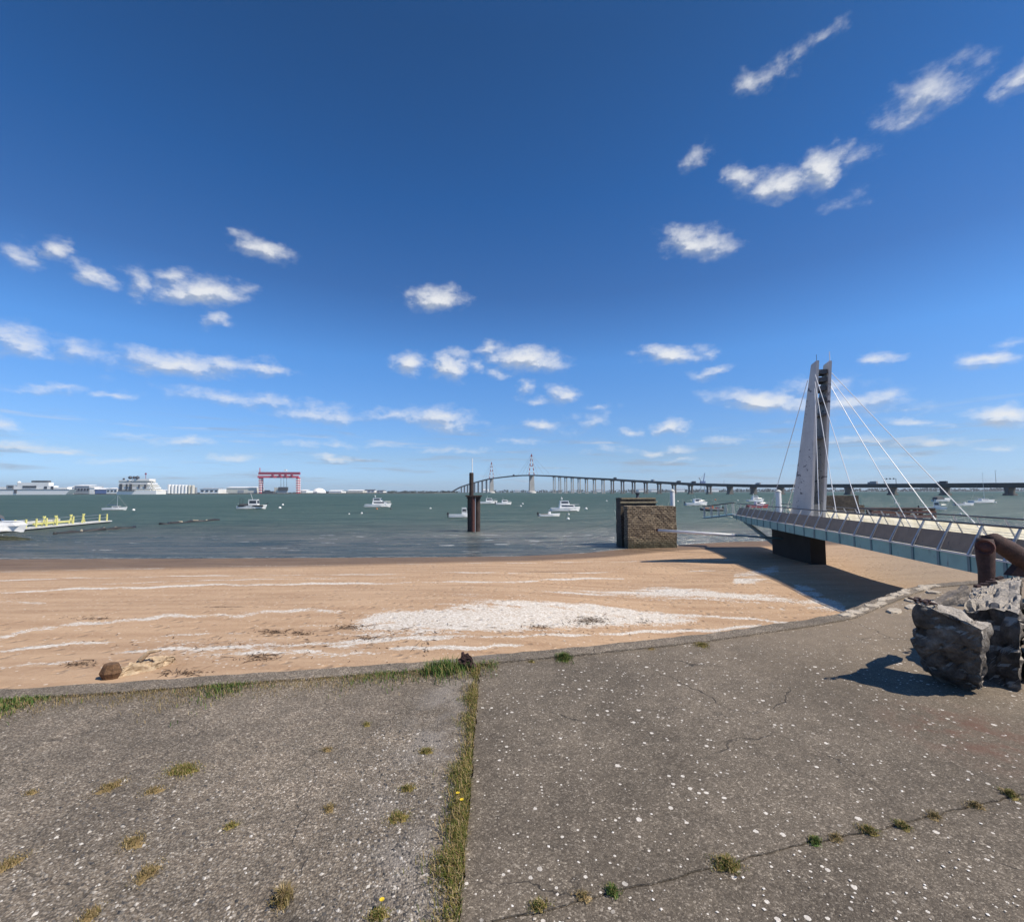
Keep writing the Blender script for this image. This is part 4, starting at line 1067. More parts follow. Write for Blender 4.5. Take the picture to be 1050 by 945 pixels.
# white dome
c = dp(327, 505.2, 1900); t = thing('dome_hall', 'white domed hall on the far shore right of the red gantry crane', 'dome', (c.x, 1900, WZ + 1.9))
hd = dp(327, 500.0, 1900).z - c.z; rd_ = 6.9 / F * 1900
MB().lathe([(rd_ * math.cos(a), hd * math.sin(a)) for a in [R(x) for x in range(0, 91, 10)]], (0, 0, 0), 20).build('shell', shedw, t, local=True, smooth=True)
MB().box((0, -rd_ * .98, hd * .15), (8, 3, hd * .3)).build('door', shedg, t, local=True)

# red gantry crane
YC = 1680
def cp(px, py, dy=0): 
    p = dp(px, py, YC); return Vector((p.x, YC + dy, p.z))
t = thing('gantry_crane', 'huge red gantry crane with white banded legs on the far shore', 'gantry crane', cp(286, 505.5))
for px0, px1, nm in ((265.3, 268.2, 'leg'), (303.6, 306.4, 'leg')):
    for dy in (0, 12):
        lg = MB(); lg.beam(cp((px0 + px1) / 2, 505.5, dy), cp((px0 + px1) / 2, 489.5, dy), 7.5, 6); lo = lg.build('leg', crane_r, t)
        for i in range(6):
            y = 503.6 - i * 2.4; b_ = MB(); c_ = cp((px0 + px1) / 2, y, dy); b_.box(c_, (8.6, 7.4, 4.4)); b_.build('white_band', white_gel, lo)
mb = MB(); mb.beam(cp(264.6, 485.2, 6), cp(306.8, 485.2, 6), 8, 9.5); mb.build('girder', crane_d, t)
mb = MB(); mb.beam(cp(264.8, 488.8, -2), cp(306.6, 488.8, -2), 6, 7.5); mb.build('girder', crane_r, t)
mb = MB(); mb.beam(cp(265, 486.8, -4), cp(306, 486.8, -4), 2, 2.0); mb.build('walkway', white_gel, t)
for px in (280.5, 287.8, 293.6, 300): mb = MB(); mb.box(cp(px, 487.6, -6), (7, 6, 8)); mb.build('trolley', crane_d, t)
mb = MB(); mb.beam(cp(265.6, 484, 6), cp(265.6, 479.4, 6), 2.0); mb.build('mast', crane_r, t)
for px in (288.3, 291.3, 294.2): mb = MB(); mb.tube([cp(px, 488, -2), cp(px, 500, -2)], .55, 5); mb.build('hoist_cable', rail_m, t)
mb = MB(); mb.box(cp(292, 481.9, 6), (9, 6, 5)); mb.build('cabin', shedw, t)
# hull section being lifted under it, dark low barge beside
c = cp(289, 505.2); t = thing('ship_section', 'grey ship section hanging low under the red gantry crane', 'ship section', (c.x, YC - 8, WZ + 1.9))
fbox(281.0, 286.5, 499.6, 505.2, YC - 8, 12).build('block', shedc, t); fbox(285.2, 294.8, 499.2, 502.8, YC - 14, 6).build('upper_block', roofd, t); fbox(286, 294, 502.8, 505.3, YC - 12, 8).build('lower_block', shedg, t)
c = cp(274, 505.4); t = thing('barge', 'low dark barge lying between the legs of the red gantry crane', 'barge', (c.x, YC - 20, WZ))
fbox(268.5, 280, 503.4, 506, YC - 20, 14).build('hull', roofd, t); fbox(271, 276, 502.4, 503.5, YC - 18, 8).build('deckhouse', lorry_d, t)

# long white ship at the left and the tall passenger ship
YL = 1640
c = dp(35, 507, YL); t = thing('passenger_ship', 'long low white ship with a dark top deck at the far left shore', 'ship', (c.x, YL, WZ))
a_ = dp(-14, 507.2, YL); b_ = dp(71, 501.6, YL)
MB().prism([(a_.x, YL, WZ), (b_.x - 12, YL, WZ), (b_.x + 4, YL, b_.z), (a_.x - 6, YL, b_.z)], (0, 26, 0)).build('hull', white_gel, t)
fbox(-14, 71, 501.3, 502.1, YL - 1.2, 1).build('hull_stripe', roofd, t)
for x0, x1, yt, yb, m_ in ((-14, 6, 499, 501.6, shedw), (6, 14, 497.2, 501.6, shedg), (13, 55, 498.0, 501.6, shedw), (18, 50, 494.6, 498.0, shedw), (55, 69, 499.4, 501.6, shedw)):
    o_ = fbox(x0, x1, yt, yb, YL + 3, 18).build('deckhouse', m_, t)
for x0, x1, yt, yb in ((23, 37, 497.9, 500.2), (45, 48, 498.6, 501), (52, 54.6, 498.6, 501.2), (8, 12.5, 498.2, 499.6)): fbox(x0, x1, yt, yb, YL + 1.8, 2).build('window', dark_glass, t)
fbox(32, 48.5, 492.6, 494.4, YL + 5, 14).build('dark_awning', roofd, t)
mb = MB(); p = dp(19.5, 497, YL + 8); mb.lathe([(4, 0), (5.5, 4), (5.5, 9), (2, 13)], (p.x, p.y, p.z), 10); mb.build('radar_dome', shedw, t)
fbox(14, 17, 502.2, 505.8, YL - 1.3, 1).build('dark_opening', roofd, t)
YT = 1650
c = dp(138, 507, YT); t = thing('passenger_ship', 'tall many-decked white ship with dark round funnels seen end on', 'ship', (c.x, YT, WZ))
fbox(119.5, 160, 503.2, 507.2, YT, 60).build('hull', white_gel, t)
fbox(121, 137, 502.2, 503.3, YT - 4, 10).build('stern_ledge', roofd, t)
for i in range(5): fbox(120.5 + i * .3, 154 - i * .9, 501.4 - i * 2.15, 503.2 - i * 2.15 - .25, YT + 2 + i * 2, 60 - 4 * i).build('deck_tier', shedw if i % 2 else shedc, t); fbox(121.5 + i * .3, 152 - i * .9, 501.0 - i * 2.15, 501.4 - i * 2.15, YT + 3 + i * 2, 56 - 4 * i).build('balcony_strip', shedg, t)
for x0, x1 in ((122, 125), (128.6, 130.4), (132.2, 135)): fbox(x0, x1, 496.0, 502.6, YT + .5, 2).build('dark_recess', dark_glass, t)
for x0, x1 in ((141.5, 143), (147.6, 149.6)): fbox(x0, x1, 496.5, 500.5, YT + .5, 2).build('dark_recess', lorry_d, t)
fbox(121, 131, 491.9, 493.2, YT + 8, 30, top=(.7, 1)).build('top_deck', shedw, t); fbox(135, 153, 490.8, 493.0, YT + 8, 30).build('top_deck', shedw, t)
for px, py, r_ in ((133.5, 489.6, 6), (137.5, 489.4, 5), (141, 489.7, 6.5), (127, 491, 3.5)):
    p = dp(px, py, YT + 10); mb = MB(); mb.lathe([(r_ * math.cos(a), r_ * math.sin(a)) for a in [R(x) for x in range(-80, 81, 20)]], (p.x, p.y, p.z), 10); mb.build('funnel', lorry_d, t, smooth=True)
mb = MB(); p = dp(149.5, 490.8, YT + 10); q_ = dp(149.5, 484.2, YT + 10); mb.tube([p, q_], .8, 6); mb.box(dp(149.5, 485.8, YT + 10), (5, 3, 5)); mb.build('mast', crane_d, t)
mb = MB(); p = dp(157, 503, YT + 6); q_ = dp(155, 494, YT + 6); mb.beam(p, q_, 3); mb.beam(dp(160, 503, YT + 6), dp(155, 495, YT + 6), 2); mb.build('bow_frame', shedc, t)

# harbour crane far beyond the road bridge
YH = 2600
def hp(px, py): return dp(px, py, YH)
t = thing('harbour_crane', 'pale blue harbour crane with raised jib standing beyond the road bridge', 'crane', hp(720, 503.5))
for px in (718.6, 722.6): mb = MB(); mb.beam(hp(px, 504), hp(px + (.4 if px < 720 else -.4), 494.5), 3); mb.build('leg', shedg, t)
mb = MB(); mb.box(hp(720.6, 494.2), (26, 14, 12)); mb.build('machine_house', shedb, t)
mb = MB(); mb.beam(hp(721, 494.5), hp(722.8, 484.6), 4.5, 4.5, ta=.5); mb.build('jib', shedb, t)
mb = MB(); mb.beam(hp(719.5, 494.5), hp(716.6, 489.5), 4.5, 3.5); mb.build('counter_jib', shedg, t)
mb = MB(); mb.tube([hp(722.8, 484.8), hp(718.2, 491)], .7, 5); mb.build('stay', shedg, t)
p = dp(777.5, 497, 900)
# ================================================================== BOATS
def hull_mesh(mb, L, Bm, fb_, bow=.5, draft=.18, n=9, sheer=.25):
    k0 = len(mb.v); rows = []
    for i in range(n):
        f_ = i / (n - 1); x = -L / 2 + L * f_
        w_ = Bm / 2 * (.86 + .14 * math.sin(min(f_ / .5, 1) * math.pi / 2)) * (1 if f_ < .5 else max(.02, 1 - ((f_ - .5) / .5) ** 2.2))
        zt_ = fb_ * (1 + sheer * max(0, f_ - .35) * 2); ch = fb_ * (.22 + .45 * max(0, f_ - .5))
        xk = x - (.0 if f_ < .7 else (f_ - .7) * L * .32 * bow)
        rows.append([(x, -w_, zt_), (x, -w_ * .98, zt_ * .86), (xk, -w_ * .95, ch * .6), (xk, 0, -draft * (1 - .6 * f_)), (xk, w_ * .95, ch * .6), (x, w_ * .98, zt_ * .86), (x, w_, zt_), (x, 0, zt_ * .98)])
    for r_ in rows: mb.v += r_
    for i in range(n - 1):
        for j in range(8):
            a_ = k0 + i * 8 + j; b_ = k0 + i * 8 + (j + 1) % 8; mb.f.append((a_, b_, b_ + 8, a_ + 8))
    mb.f.append(tuple(k0 + j for j in range(7, -1, -1)))
    mb.f.append(tuple(k0 + (n - 1) * 8 + j for j in range(8)))
    return mb
def outboard(t, L, fb_, mat=black_rub):
    MB().box((-L / 2 - .18, 0, fb_ + .15), (.34, .3, .42), top=(.8, .8)).build('outboard_motor', mat, t, local=True)
    MB().box((-L / 2 - .16, 0, fb_ - .35), (.14, .12, .7)).build('motor_leg', mat, t, local=True)
def cabin(t, x0, x1, wd, z0, h, mat=white_gel, rake=.25, glass=True, name='cabin'):
    poly = [(x0, -wd / 2, z0), (x1, -wd / 2, z0), (x1 - rake * h * 1.6, -wd / 2 * .86, z0 + h), (x0 + rake * h * .3, -wd / 2 * .86, z0 + h)]
    P = poly + [(x, -y, z) for x, y, z in poly]
    o_ = MB().add(P, [(0, 1, 2, 3), (7, 6, 5, 4), (0, 4, 5, 1), (1, 5, 6, 2), (2, 6, 7, 3), (3, 7, 4, 0)]).build(name, mat, t, local=True)
    if glass:
        for sgn in (-1, 1):
            g_ = MB(); f0, f1 = .42, .86
            def at(x, f_): return (x0 + (x1 - x0) * x - (rake * h * 1.6 * f_ if x > .5 else 0), sgn * (wd / 2 * (1 - .14 * f_) + .012), z0 + h * f_)
            g_.prism([at(.12, f0), at(.92, f0), at(.92, f1), at(.12, f1)], (0, sgn * .012, 0)); g_.build('window', dark_glass, o_, local=True)
        ws = MB(); ws.prism([(x1 - rake * h * 1.6 * .35 + .01, -wd * .4, z0 + h * .38), (x1 - rake * h * 1.6 * .35 + .01, wd * .4, z0 + h * .38), (x1 - rake * h * 1.6 * .88 + .01, wd * .37, z0 + h * .88), (x1 - rake * h * 1.6 * .88 + .01, -wd * .37, z0 + h * .88)], (.015, 0, .01)); ws.build('windscreen', dark_glass, o_, local=True)
    rf = MB(); rf.box(((x0 + x1) / 2 - rake * h * .5, 0, z0 + h + .03), (x1 - x0 - rake * h * 1.0, wd * .92, .06)); rf.build('roof', mat, o_, local=True)
    return o_
def rail_bow(t, L, Bm, fb_):
    mb = MB(); z = fb_ * 1.25 + .45
    mb.tube([(L * .05, -Bm * .42, z), (L * .3, -Bm * .32, z + .05), (L * .47, 0, z + .1), (L * .3, Bm * .32, z + .05), (L * .05, Bm * .42, z)], .025, 5)
    for x, y in ((L * .05, -Bm * .42), (L * .25, -Bm * .35), (L * .25, Bm * .35), (L * .05, Bm * .42)): mb.tube([(x, y, fb_ * 1.1), (x, y, z)], .02, 5)
    mb.build('bow_rail', alu, t, local=True)
def boat(style, lab, px, py, Lpx, deg=0.0, hullm=None, cat='motorboat', L=None, acc=None):
    c = gp(px, py, WZ); L = L or Lpx / F * c.y / max(.3, abs(math.cos(R(deg))))
    t = thing({'sail': 'sailing_boat', 'fishing': 'fishing_boat', 'rib': 'inflatable_boat', 'open': 'open_boat'}.get(style, 'motorboat'), lab, cat, c, R(deg), 'boats at their moorings')
    Bm = L * .36 if style != 'sail' else L * .3; f0 = L * .115 if style not in ('open', 'sail') else L * .10
    hm = hullm or white_gel
    if style == 'rib':
        mb = MB(); r_ = L * .06
        mb.tube([(-L / 2, -Bm * .42, r_), (L * .2, -Bm * .42, r_), (L * .42, -Bm * .22, r_ * 1.3), (L * .5, 0, r_ * 1.5), (L * .42, Bm * .22, r_ * 1.3), (L * .2, Bm * .42, r_), (-L / 2, Bm * .42, r_)], r_, 8); mb.build('tube', grey_can, t, local=True, smooth=True)
        MB().box((-.05 * L, 0, r_ * .6), (L * .8, Bm * .7, .08)).build('floor', grey_can, t, local=True)
        MB().box((-.02 * L, 0, .62), (.7, .6, .9), top=(.7, .8)).build('console', orange_p, t, local=True)
        MB().box((-.28 * L, 0, .5), (.6, .8, .5)).build('seat', red_pnt, t, local=True)
        MB().box((.22 * L, .1, .45), (.8, .7, .45), top=(.8, .8)).build('gear_bag', orange_p, t, local=True)
        mb = MB(); mb.tube([(-L * .4, -.6, .3), (-L * .42, -.5, 1.3), (-L * .42, .5, 1.3), (-L * .4, .6, .3)], .04, 6); mb.build('roll_bar', alu, t, local=True)
        outboard(t, L, .5); return t
    ho = hull_mesh(MB(), L, Bm, f0).build('hull', hm, t, local=True)
    st = MB(); st.box((-L * .06, 0, f0 * .96), (L * .62, Bm * .62, .04)); 
    if style != 'sail': MB().prism([(-L / 2 - .01, -Bm * .435, f0 * .55), (L * .18, -Bm * .505, f0 * .62), (L * .18, -Bm * .505, f0 * .74), (-L / 2 - .01, -Bm * .435, f0 * .67)], (0, -.012, 0)).build('rubbing_strake', acc or alu, ho, local=True)
    if style == 'cabin':
        cabin(t, -.12 * L, .26 * L, Bm * .66, f0 * 1.0, L * .17); rail_bow(t, L, Bm, f0); outboard(t, L, f0)
        MB().tube([(-.02 * L, .1, f0 + L * .17), (-.05 * L, .1, f0 + L * .32)], .02, 5).build('antenna', white_gel, t, local=True)
    elif style == 'cruiser':
        cabin(t, -.22 * L, .34 * L, Bm * .72, f0 * 1.0, L * .10, rake=.5, name='trunk_cabin'); cabin(t, -.2 * L, .14 * L, Bm * .6, f0 + L * .10, L * .13, rake=.3)
        MB().beam((-.12 * L, 0, f0 + L * .23), (-.14 * L, 0, f0 + L * .38), .05).build('mast', white_gel, t, local=True)
        MB().lathe([(.18, 0), (.22, .1), (.1, .2)], (-.13 * L, 0, f0 + L * .30), 8).build('radar', white_gel, t, local=True)
        rail_bow(t, L, Bm, f0); MB().box((-L * .52, 0, f0 * .35), (L * .08, Bm * .7, .08)).build('swim_platform', white_gel, t, local=True)
    elif style == 'pilot':
        cabin(t, .02 * L, .24 * L, Bm * .56, f0, L * .26, rake=.1); rail_bow(t, L, Bm, f0); outboard(t, L, f0)
    elif style == 'runabout':
        cabin(t, .02 * L, .42 * L, Bm * .68, f0 * 1.02, L * .075, rake=.7, glass=False, name='foredeck'); 
        ws = MB(); ws.prism([(.06 * L, -Bm * .36, f0 + .18), (.15 * L, -Bm * .2, f0 + .38), (.15 * L, Bm * .2, f0 + .38), (.06 * L, Bm * .36, f0 + .18), (-.02 * L, Bm * .36, f0 + .75), (.05 * L, 0, f0 + .82), (-.02 * L, -Bm * .36, f0 + .75)], (.02, 0, 0)); ws.build('windscreen', dark_glass, t, local=True)
        cv = MB(); cv.prism([(-.42 * L, -Bm * .40, f0 + .02), (.02 * L, -Bm * .40, f0 + .05), (-.04 * L, -Bm * .3, f0 + L * .15), (-.12 * L, -Bm * .22, f0 + L * .19), (-.35 * L, -Bm * .24, f0 + L * .12)], (0, Bm * .8, 0)); cv.build('canvas_cover', grey_can, t, local=True)
        outboard(t, L, f0)
    elif style == 'open':
        MB().box((-.05 * L, 0, f0 * 1.0), (L * .7, Bm * .6, .05)).build('thwart', wood_b, t, local=True)
        MB().box((0, 0, f0 + .22), (.5, .45, .5), top=(.7, .8)).build('console', acc or white_gel, t, local=True); outboard(t, L, f0)
    elif style == 'sail':
        cabin(t, -.12 * L, .22 * L, Bm * .5, f0, L * .06, rake=.7); h_ = acc
        MB().tube([(.06 * L, 0, f0), (.06 * L, 0, h_)], [.06, .035], 6).build('mast', alu, t, local=True)
        MB().tube([(.06 * L, 0, f0 + .75), (-.36 * L, 0, f0 + .7)], .07, 6).build('boom', blue_can, t, local=True)
        MB().tube([(.06 * L, 0, h_), (.49 * L, 0, f0 * 1.3)], .008, 4).build('forestay', alu, t, local=True)
        MB().tube([(.06 * L, 0, h_), (-.49 * L, 0, f0)], .008, 4).build('backstay', alu, t, local=True)
    elif style == 'fishing':
        cabin(t, -.12 * L, .20 * L, Bm * .55, f0 * .9, L * .23, rake=.06, name='wheelhouse')
        MB().box((-.30 * L, 0, f0 + .25), (L * .26, Bm * .6, .55), top=(.9, .9)).build('net_pile', grey_can, t, local=True)
        mb = MB(); mb.tube([(-.40 * L, -Bm * .3, f0), (-.40 * L, -Bm * .3, f0 + L * .27), (-.40 * L, Bm * .3, f0 + L * .27), (-.40 * L, Bm * .3, f0)], .06, 6); mb.build('gantry', rail_m, t, local=True)
        MB().tube([(.0, 0, f0 + L * .2), (-.09 * L, 0, f0 + L * .47)], .03, 5).build('antenna', white_gel, t, local=True)
        MB().beam((.42 * L, 0, f0 * 1.2), (.55 * L, 0, f0 * 1.9), .16).build('bow_post', rail_m, t, local=True)
        MB().box((-.02 * L, 0, f0 * .98), (L * .84, Bm * .96, .35)).build('bulwark', black_rub, t, local=True)
    return t
boat('runabout', 'white runabout under a dark grey canvas cover beside the yellow pontoon', -4, 545.5, 56, 6, L=6.0)
boat('sail', 'small white sailing boat with a bare mast left of the fishing boat', 118.5, 522.8, 23, 2, cat='sailing boat', acc=3.7)
boat('fishing', 'white fishing boat with dark gear and wheelhouse near the gantry crane', 259, 521.6, 28, 4, cat='fishing boat')
boat('cruiser', 'white cabin boat alone on the water between crane and pile cluster', 388, 519.8, 26, 3)
boat('pilot', 'white boat with a small wheelhouse half hidden behind the left of the pile cluster', 473, 530.2, 25, 4)
boat('cabin', 'white cabin boat just right of the pile cluster, its stern hidden', 500.5, 516.3, 19, 5)
boat('cabin', 'low white boat second to the right of the pile cluster', 516.5, 517.2, 16, 10)
boat('cruiser', 'large white cruiser with a small mast, moored above the grey open boat', 580, 524.0, 30, 4)
boat('open', 'small pale open boat with a black outboard below the large cruiser', 563.5, 529.3, 22, 10, cat='open boat')
boat('cabin', 'white motorboat right of the stone block, in front of the inflatable', 714, 518.0, 23, 2)
boat('rib', 'dark inflatable boat with orange gear beside the tip of the footbridge', 729.5, 523.6, 21, 175, cat='inflatable')
boat('cruiser', 'white motorboat seen above the tip of the footbridge railing', 775, 514.2, 17, 3)
boat('cabin', 'small boat with a faded red hull just beyond the footbridge railing', 777, 520.5, 22, 2, hullm=red_pnt)
boat('pilot', 'white boat with a dark glazed wheelhouse seen between the footbridge cables', 957, 522.5, 16, -38, L=4.6)
boat('runabout', 'low white boat beyond the one with the glazed wheelhouse', 966, 514.0, 18, 3)
boat('open', 'small white open boat right of the footbridge cables', 989.5, 518.3, 20, 4, cat='open boat')
boat('sail', 'white sailing boat with a tall bare mast at the right', 1008, 515.6, 26, 3, cat='sailing boat', acc=10.5)

BU = [(137, 523.2, .32, 'w', 'white buoy right of the small sailing boat'), (287, 521.0, .36, 'w', 'white buoy right of the fishing boat, the nearer of two'), (290, 517.8, .36, 'w', 'white buoy right of the fishing boat, the farther of two'),
      (358, 527.2, .16, 'w', 'tiny white buoy left below the lone cabin boat'), (371, 526.4, .2, 'w', 'small white buoy right of the tiniest one, below the lone cabin boat'), (386.5, 522.0, .22, 'o', 'pale orange buoy right under the lone cabin boat'),
      (401, 522.0, .26, 'd', 'dark buoy at the bow of the lone cabin boat'), (441.5, 521.5, .26, 'w', 'white buoy alone between the lone cabin boat and the pile cluster'), (534, 519.2, .26, 'w', 'white buoy right of the two boats behind the pile cluster, lower of a pair'),
      (536, 516.8, .3, 'w', 'white buoy right of the two boats behind the pile cluster, upper of a pair'), (601, 522.0, .34, 'w', 'big white buoy at the bow of the large cruiser'), (583, 527.6, .2, 'w', 'white buoy just below the large cruiser'),
      (582.5, 532.4, .24, 'w', 'white buoy farthest below the large cruiser'), (622, 513.8, .35, 'w', 'white buoy left of the stone block'), (695, 514.2, .35, 'w', 'white buoy between the white pile and the motorboat'),
      (733.5, 512.6, .4, 'o', 'orange buoy above the inflatable boat'), (756.5, 513.4, .35, 'w', 'white buoy right of the inflatable boat'), (918.5, 515.8, .3, 'w', 'white buoy between the footbridge cables'),
      (985, 527.3, .2, 'w', 'white buoy just beyond the footbridge railing at the right'), (1021, 515.4, .32, 'w', 'white buoy at the bow of the tall masted sailing boat'), (279, 523.6, .14, 'd', 'tiny dark buoy nearest the bow of the fishing boat')]
for px, py, r_, k_, lab in BU:
    c = gp(px, py, WZ); t = thing('mooring_buoy', lab, 'buoy', c, 0, 'mooring buoys')
    MB().lathe([(max(.01, r_ * math.cos(a)), r_ * .3 + r_ * math.sin(a)) for a in [R(x) for x in range(-90, 91, 20)]], (0, 0, 0), 12).build('float', {'w': buoy_w, 'o': orange_p, 'd': buoy_d}[k_], t, local=True, smooth=True)
    MB().tube([(r_ * .12 * math.cos(a), r_ * .03, r_ * 1.38 + r_ * .14 * math.sin(a)) for a in [R(x) for x in range(0, 360, 45)]], r_ * .04, 5, close=True).build('ring', alu, t, local=True)

# pontoon with yellow posts
pa = gp(20, 541.9, WZ + .3); pb = gp(115, 533.4, WZ + .3); pd = (pb - pa).normalized(); pn_ = Vector((-pd.y, pd.x, 0))
t = thing('pontoon', 'long floating pontoon with pale deck and yellow posts at the far left', 'pontoon', pa)
def PP(px, off_, z):
    u = (px - 525) / F; d_ = pb - pa
    s_ = (u * pa.y - pa.x) / (d_.x - u * d_.y); q_ = pa + d_ * s_ + pn_ * off_; return Vector((q_.x, q_.y, WZ + .3 + z))
mb = MB(); mb.prism([pa - pd * 4, pb, pb + pn_ * 1.7, pa - pd * 4 + pn_ * 1.7], (0, 0, -.14)); mb.build('deck', pont, t)
mb = MB()
for i in range(7):
    c = pa.lerp(pb, (i + .5) / 7) + pn_ * .85; mb = MB(); mb.box((c.x, c.y, WZ - .05), (2.2, 1.3, .5), rz=math.atan2(pd.y, pd.x)); mb.build('float', grey_can, t)
for px in (19.5, 30.5, 41, 51.5, 62, 78.5, 88, 105, 112.5):
    p = PP(px, .08, 0); mb = MB(); mb.beam(p, p + Vector((0, 0, .98)), .13 if px < 45 else .11, .13); mb.build('post', yellow, t)
for px in (56.5, 68, 83, 95.5):
    p = PP(px, .9, 0); mb = MB(); mb.beam(p - pd * .25, p + pd * .22 + Vector((0, 0, 1.15)), .10); mb.build('brace', yellow, t)
    mb = MB(); mb.beam(p + pd * .35, p - pd * .12 + Vector((0, 0, 1.15)), .10); mb.build('brace', yellow, t)
for z in (.5, .9):
    mb = MB(); mb.tube([PP(19, .08, z), PP(112.5, .08, z)], .025, 5); mb.build('rail', alu, t)
mb = MB(); mb.beam(PP(43, .6, .32), PP(79, .6, .34), .08, .28); mb.build('yellow_board', yellow, t)
mb = MB(); mb.beam(PP(43, 1.4, .45), PP(76, 1.4, .5), .3, .35); mb.build('pale_locker', pont, t)
# floating dark booms
def boom(a_, b_, lab, seed):
    t = thing('floating_boom', lab, 'floating boom', a_, 0, 'floating booms'); rr = random.Random(seed); n_ = 14; pts = []
    for i in range(n_ + 1):
        p = a_.lerp(b_, i / n_); d_ = (b_ - a_).normalized(); pts.append(p + Vector((-d_.y, d_.x, 0)) * rr.uniform(-.5, .5) + Vector((0, 0, rr.uniform(-.06, .10))))
    mb = MB(); mb.tube(pts, [rr.uniform(.13, .26) for _ in pts], 8); mb.build('tube', black_rub, t, smooth=True)
    for i in (4, 8, 10):
        mb = MB(); mb.tube([pts[i] + Vector((0, 0, .14)), pts[i].lerp(pts[i + 1], .8) + Vector((0, 0, .16))], .12, 6); mb.build('float_sleeve', paint('tan_sleeve', (.42, .36, .26), .8, .2, 4), t)
boom(gp(53, 547.6, WZ), gp(137, 540.8, WZ), 'dark floating boom with tan patches just below the yellow pontoon', 1)
boom(gp(166, 537.6, WZ), gp(223, 533.2, WZ), 'dark floating boom alone right of the yellow pontoon', 2)
# weedy rock
def rocky(pts, seed, amp=.05, cuts=3, ns=2.5, mb=None):
    bm = bmesh.new(); vs = [bm.verts.new(p) for p in pts]; bmesh.ops.convex_hull(bm, input=vs)
    for v in list(bm.verts):
        if not v.link_faces: bm.verts.remove(v)
    bmesh.ops.triangulate(bm, faces=bm.faces[:])
    bmesh.ops.subdivide_edges(bm, edges=bm.edges[:], cuts=cuts, use_grid_fill=True)
    bmesh.ops.triangulate(bm, faces=bm.faces[:])
    bm.normal_update()
    for v in bm.verts:
        q_ = v.co * ns + Vector((seed * 7.3, seed, 0)); a_ = abs(mnoise.noise(q_)) * 1.1 - .3 + .45 * mnoise.noise(q_ * 2.7) + .22 * mnoise.noise(q_ * 6.3)
        dv, _ = mnoise.voronoi(q_ * 1.6 + mnoise.noise_vector(q_) * .3); a_ += 1.1 * (dv[0] - .35) + .5 * max(0, .12 - (dv[1] - dv[0])) * 6
        v.co -= v.normal * amp * a_
    mb = mb or MB(); k_ = len(mb.v); bm.verts.index_update()
    mb.v += [tuple(v.co) for v in bm.verts]; mb.f += [tuple(v.index + k_ for v in f.verts) for f in bm.faces]; bm.free(); return mb
c = gp(8, 554, WZ)
mb = rocky([c + Vector(p) for p in ((-3, 0, -.4), (-3, 1.6, -.4), (2.2, .2, -.3), (2.4, 1, -.3), (-2.2, .4, .33), (-.6, .5, .36), (-2, 1.2, .34), (.8, .6, .2), (1.6, .6, .08))], 4, .12, 4, 1.5)
tag(mb.build('weedy_rock', weed, None), 'low dark weed-covered rock awash below the white runabout', 'rock')

# ================================================================== FOREGROUND: boulders, anchor, chain, stones
RB = [('near boulder', 'dark angular boulder with a sharp pale top edge, lowest and nearest of the boulders', 3,
       [(937, 618, 3.95), (934, 655, 4.02), (946, 684, 4.02), (984, 706, 3.90), (1004, 708, 3.78), (1009, 692, 3.70), (1009, 646, 3.60), (972, 630, 3.77), (962, 617, 4.22), (1015, 639, 3.95), (955, 692, 4.2), (1012, 700, 3.95), (946, 650, 4.25)]),
      ('flat boulder', 'big boulder with a flat pale top and brown shaded front beside the anchor', 8,
       [(986, 622, 4.40), (1046, 628, 3.92), (1045, 708, 3.86), (1000, 704, 4.15), (998, 603, 4.85), (1046, 590, 4.85), (1038, 589, 4.9), (990, 640, 4.8), (1010, 655, 5.0), (1050, 655, 4.9), (1047, 660, 3.88)]),
      ('right boulder', 'grey boulder cut off by the right edge of the picture', 12,
       [(1048, 622, 4.35), (1053, 707, 3.95), (1130, 712, 3.75), (1140, 625, 3.9), (1090, 606, 4.3), (1060, 606, 4.8), (1150, 640, 4.6), (1060, 670, 4.9), (1140, 670, 4.7)])]
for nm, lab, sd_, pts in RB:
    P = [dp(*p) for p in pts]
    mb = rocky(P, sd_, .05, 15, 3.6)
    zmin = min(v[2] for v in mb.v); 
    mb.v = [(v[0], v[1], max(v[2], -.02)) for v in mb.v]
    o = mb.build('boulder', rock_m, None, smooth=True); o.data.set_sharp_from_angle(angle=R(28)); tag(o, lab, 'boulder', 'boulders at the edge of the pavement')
# rough slab leaning between the two boulders
mb = MB(); a_ = dp(957, 624, 4.22); b_ = dp(990, 606, 4.45); dd = (b_ - a_).normalized()
cs = []
for p in (a_, b_):
    for i, j in ((-.07, -.05), (.06, -.06), (.07, .05), (-.06, .06)): cs.append(p + Vector((0.25, 1, .0)).normalized() * i + Vector((0, -.1, 1)) * j)
tag(rocky(cs, 21, .02, 4, 7).build('stone_slab', paint('grey_brown_stone', (.17, .145, .12), .9, .35, 14, (.28, .2, .1), .2, bump=.7, bscale=40)), 'narrow rough grey stone slab leaning between the near and the flat boulder', 'stone slab')
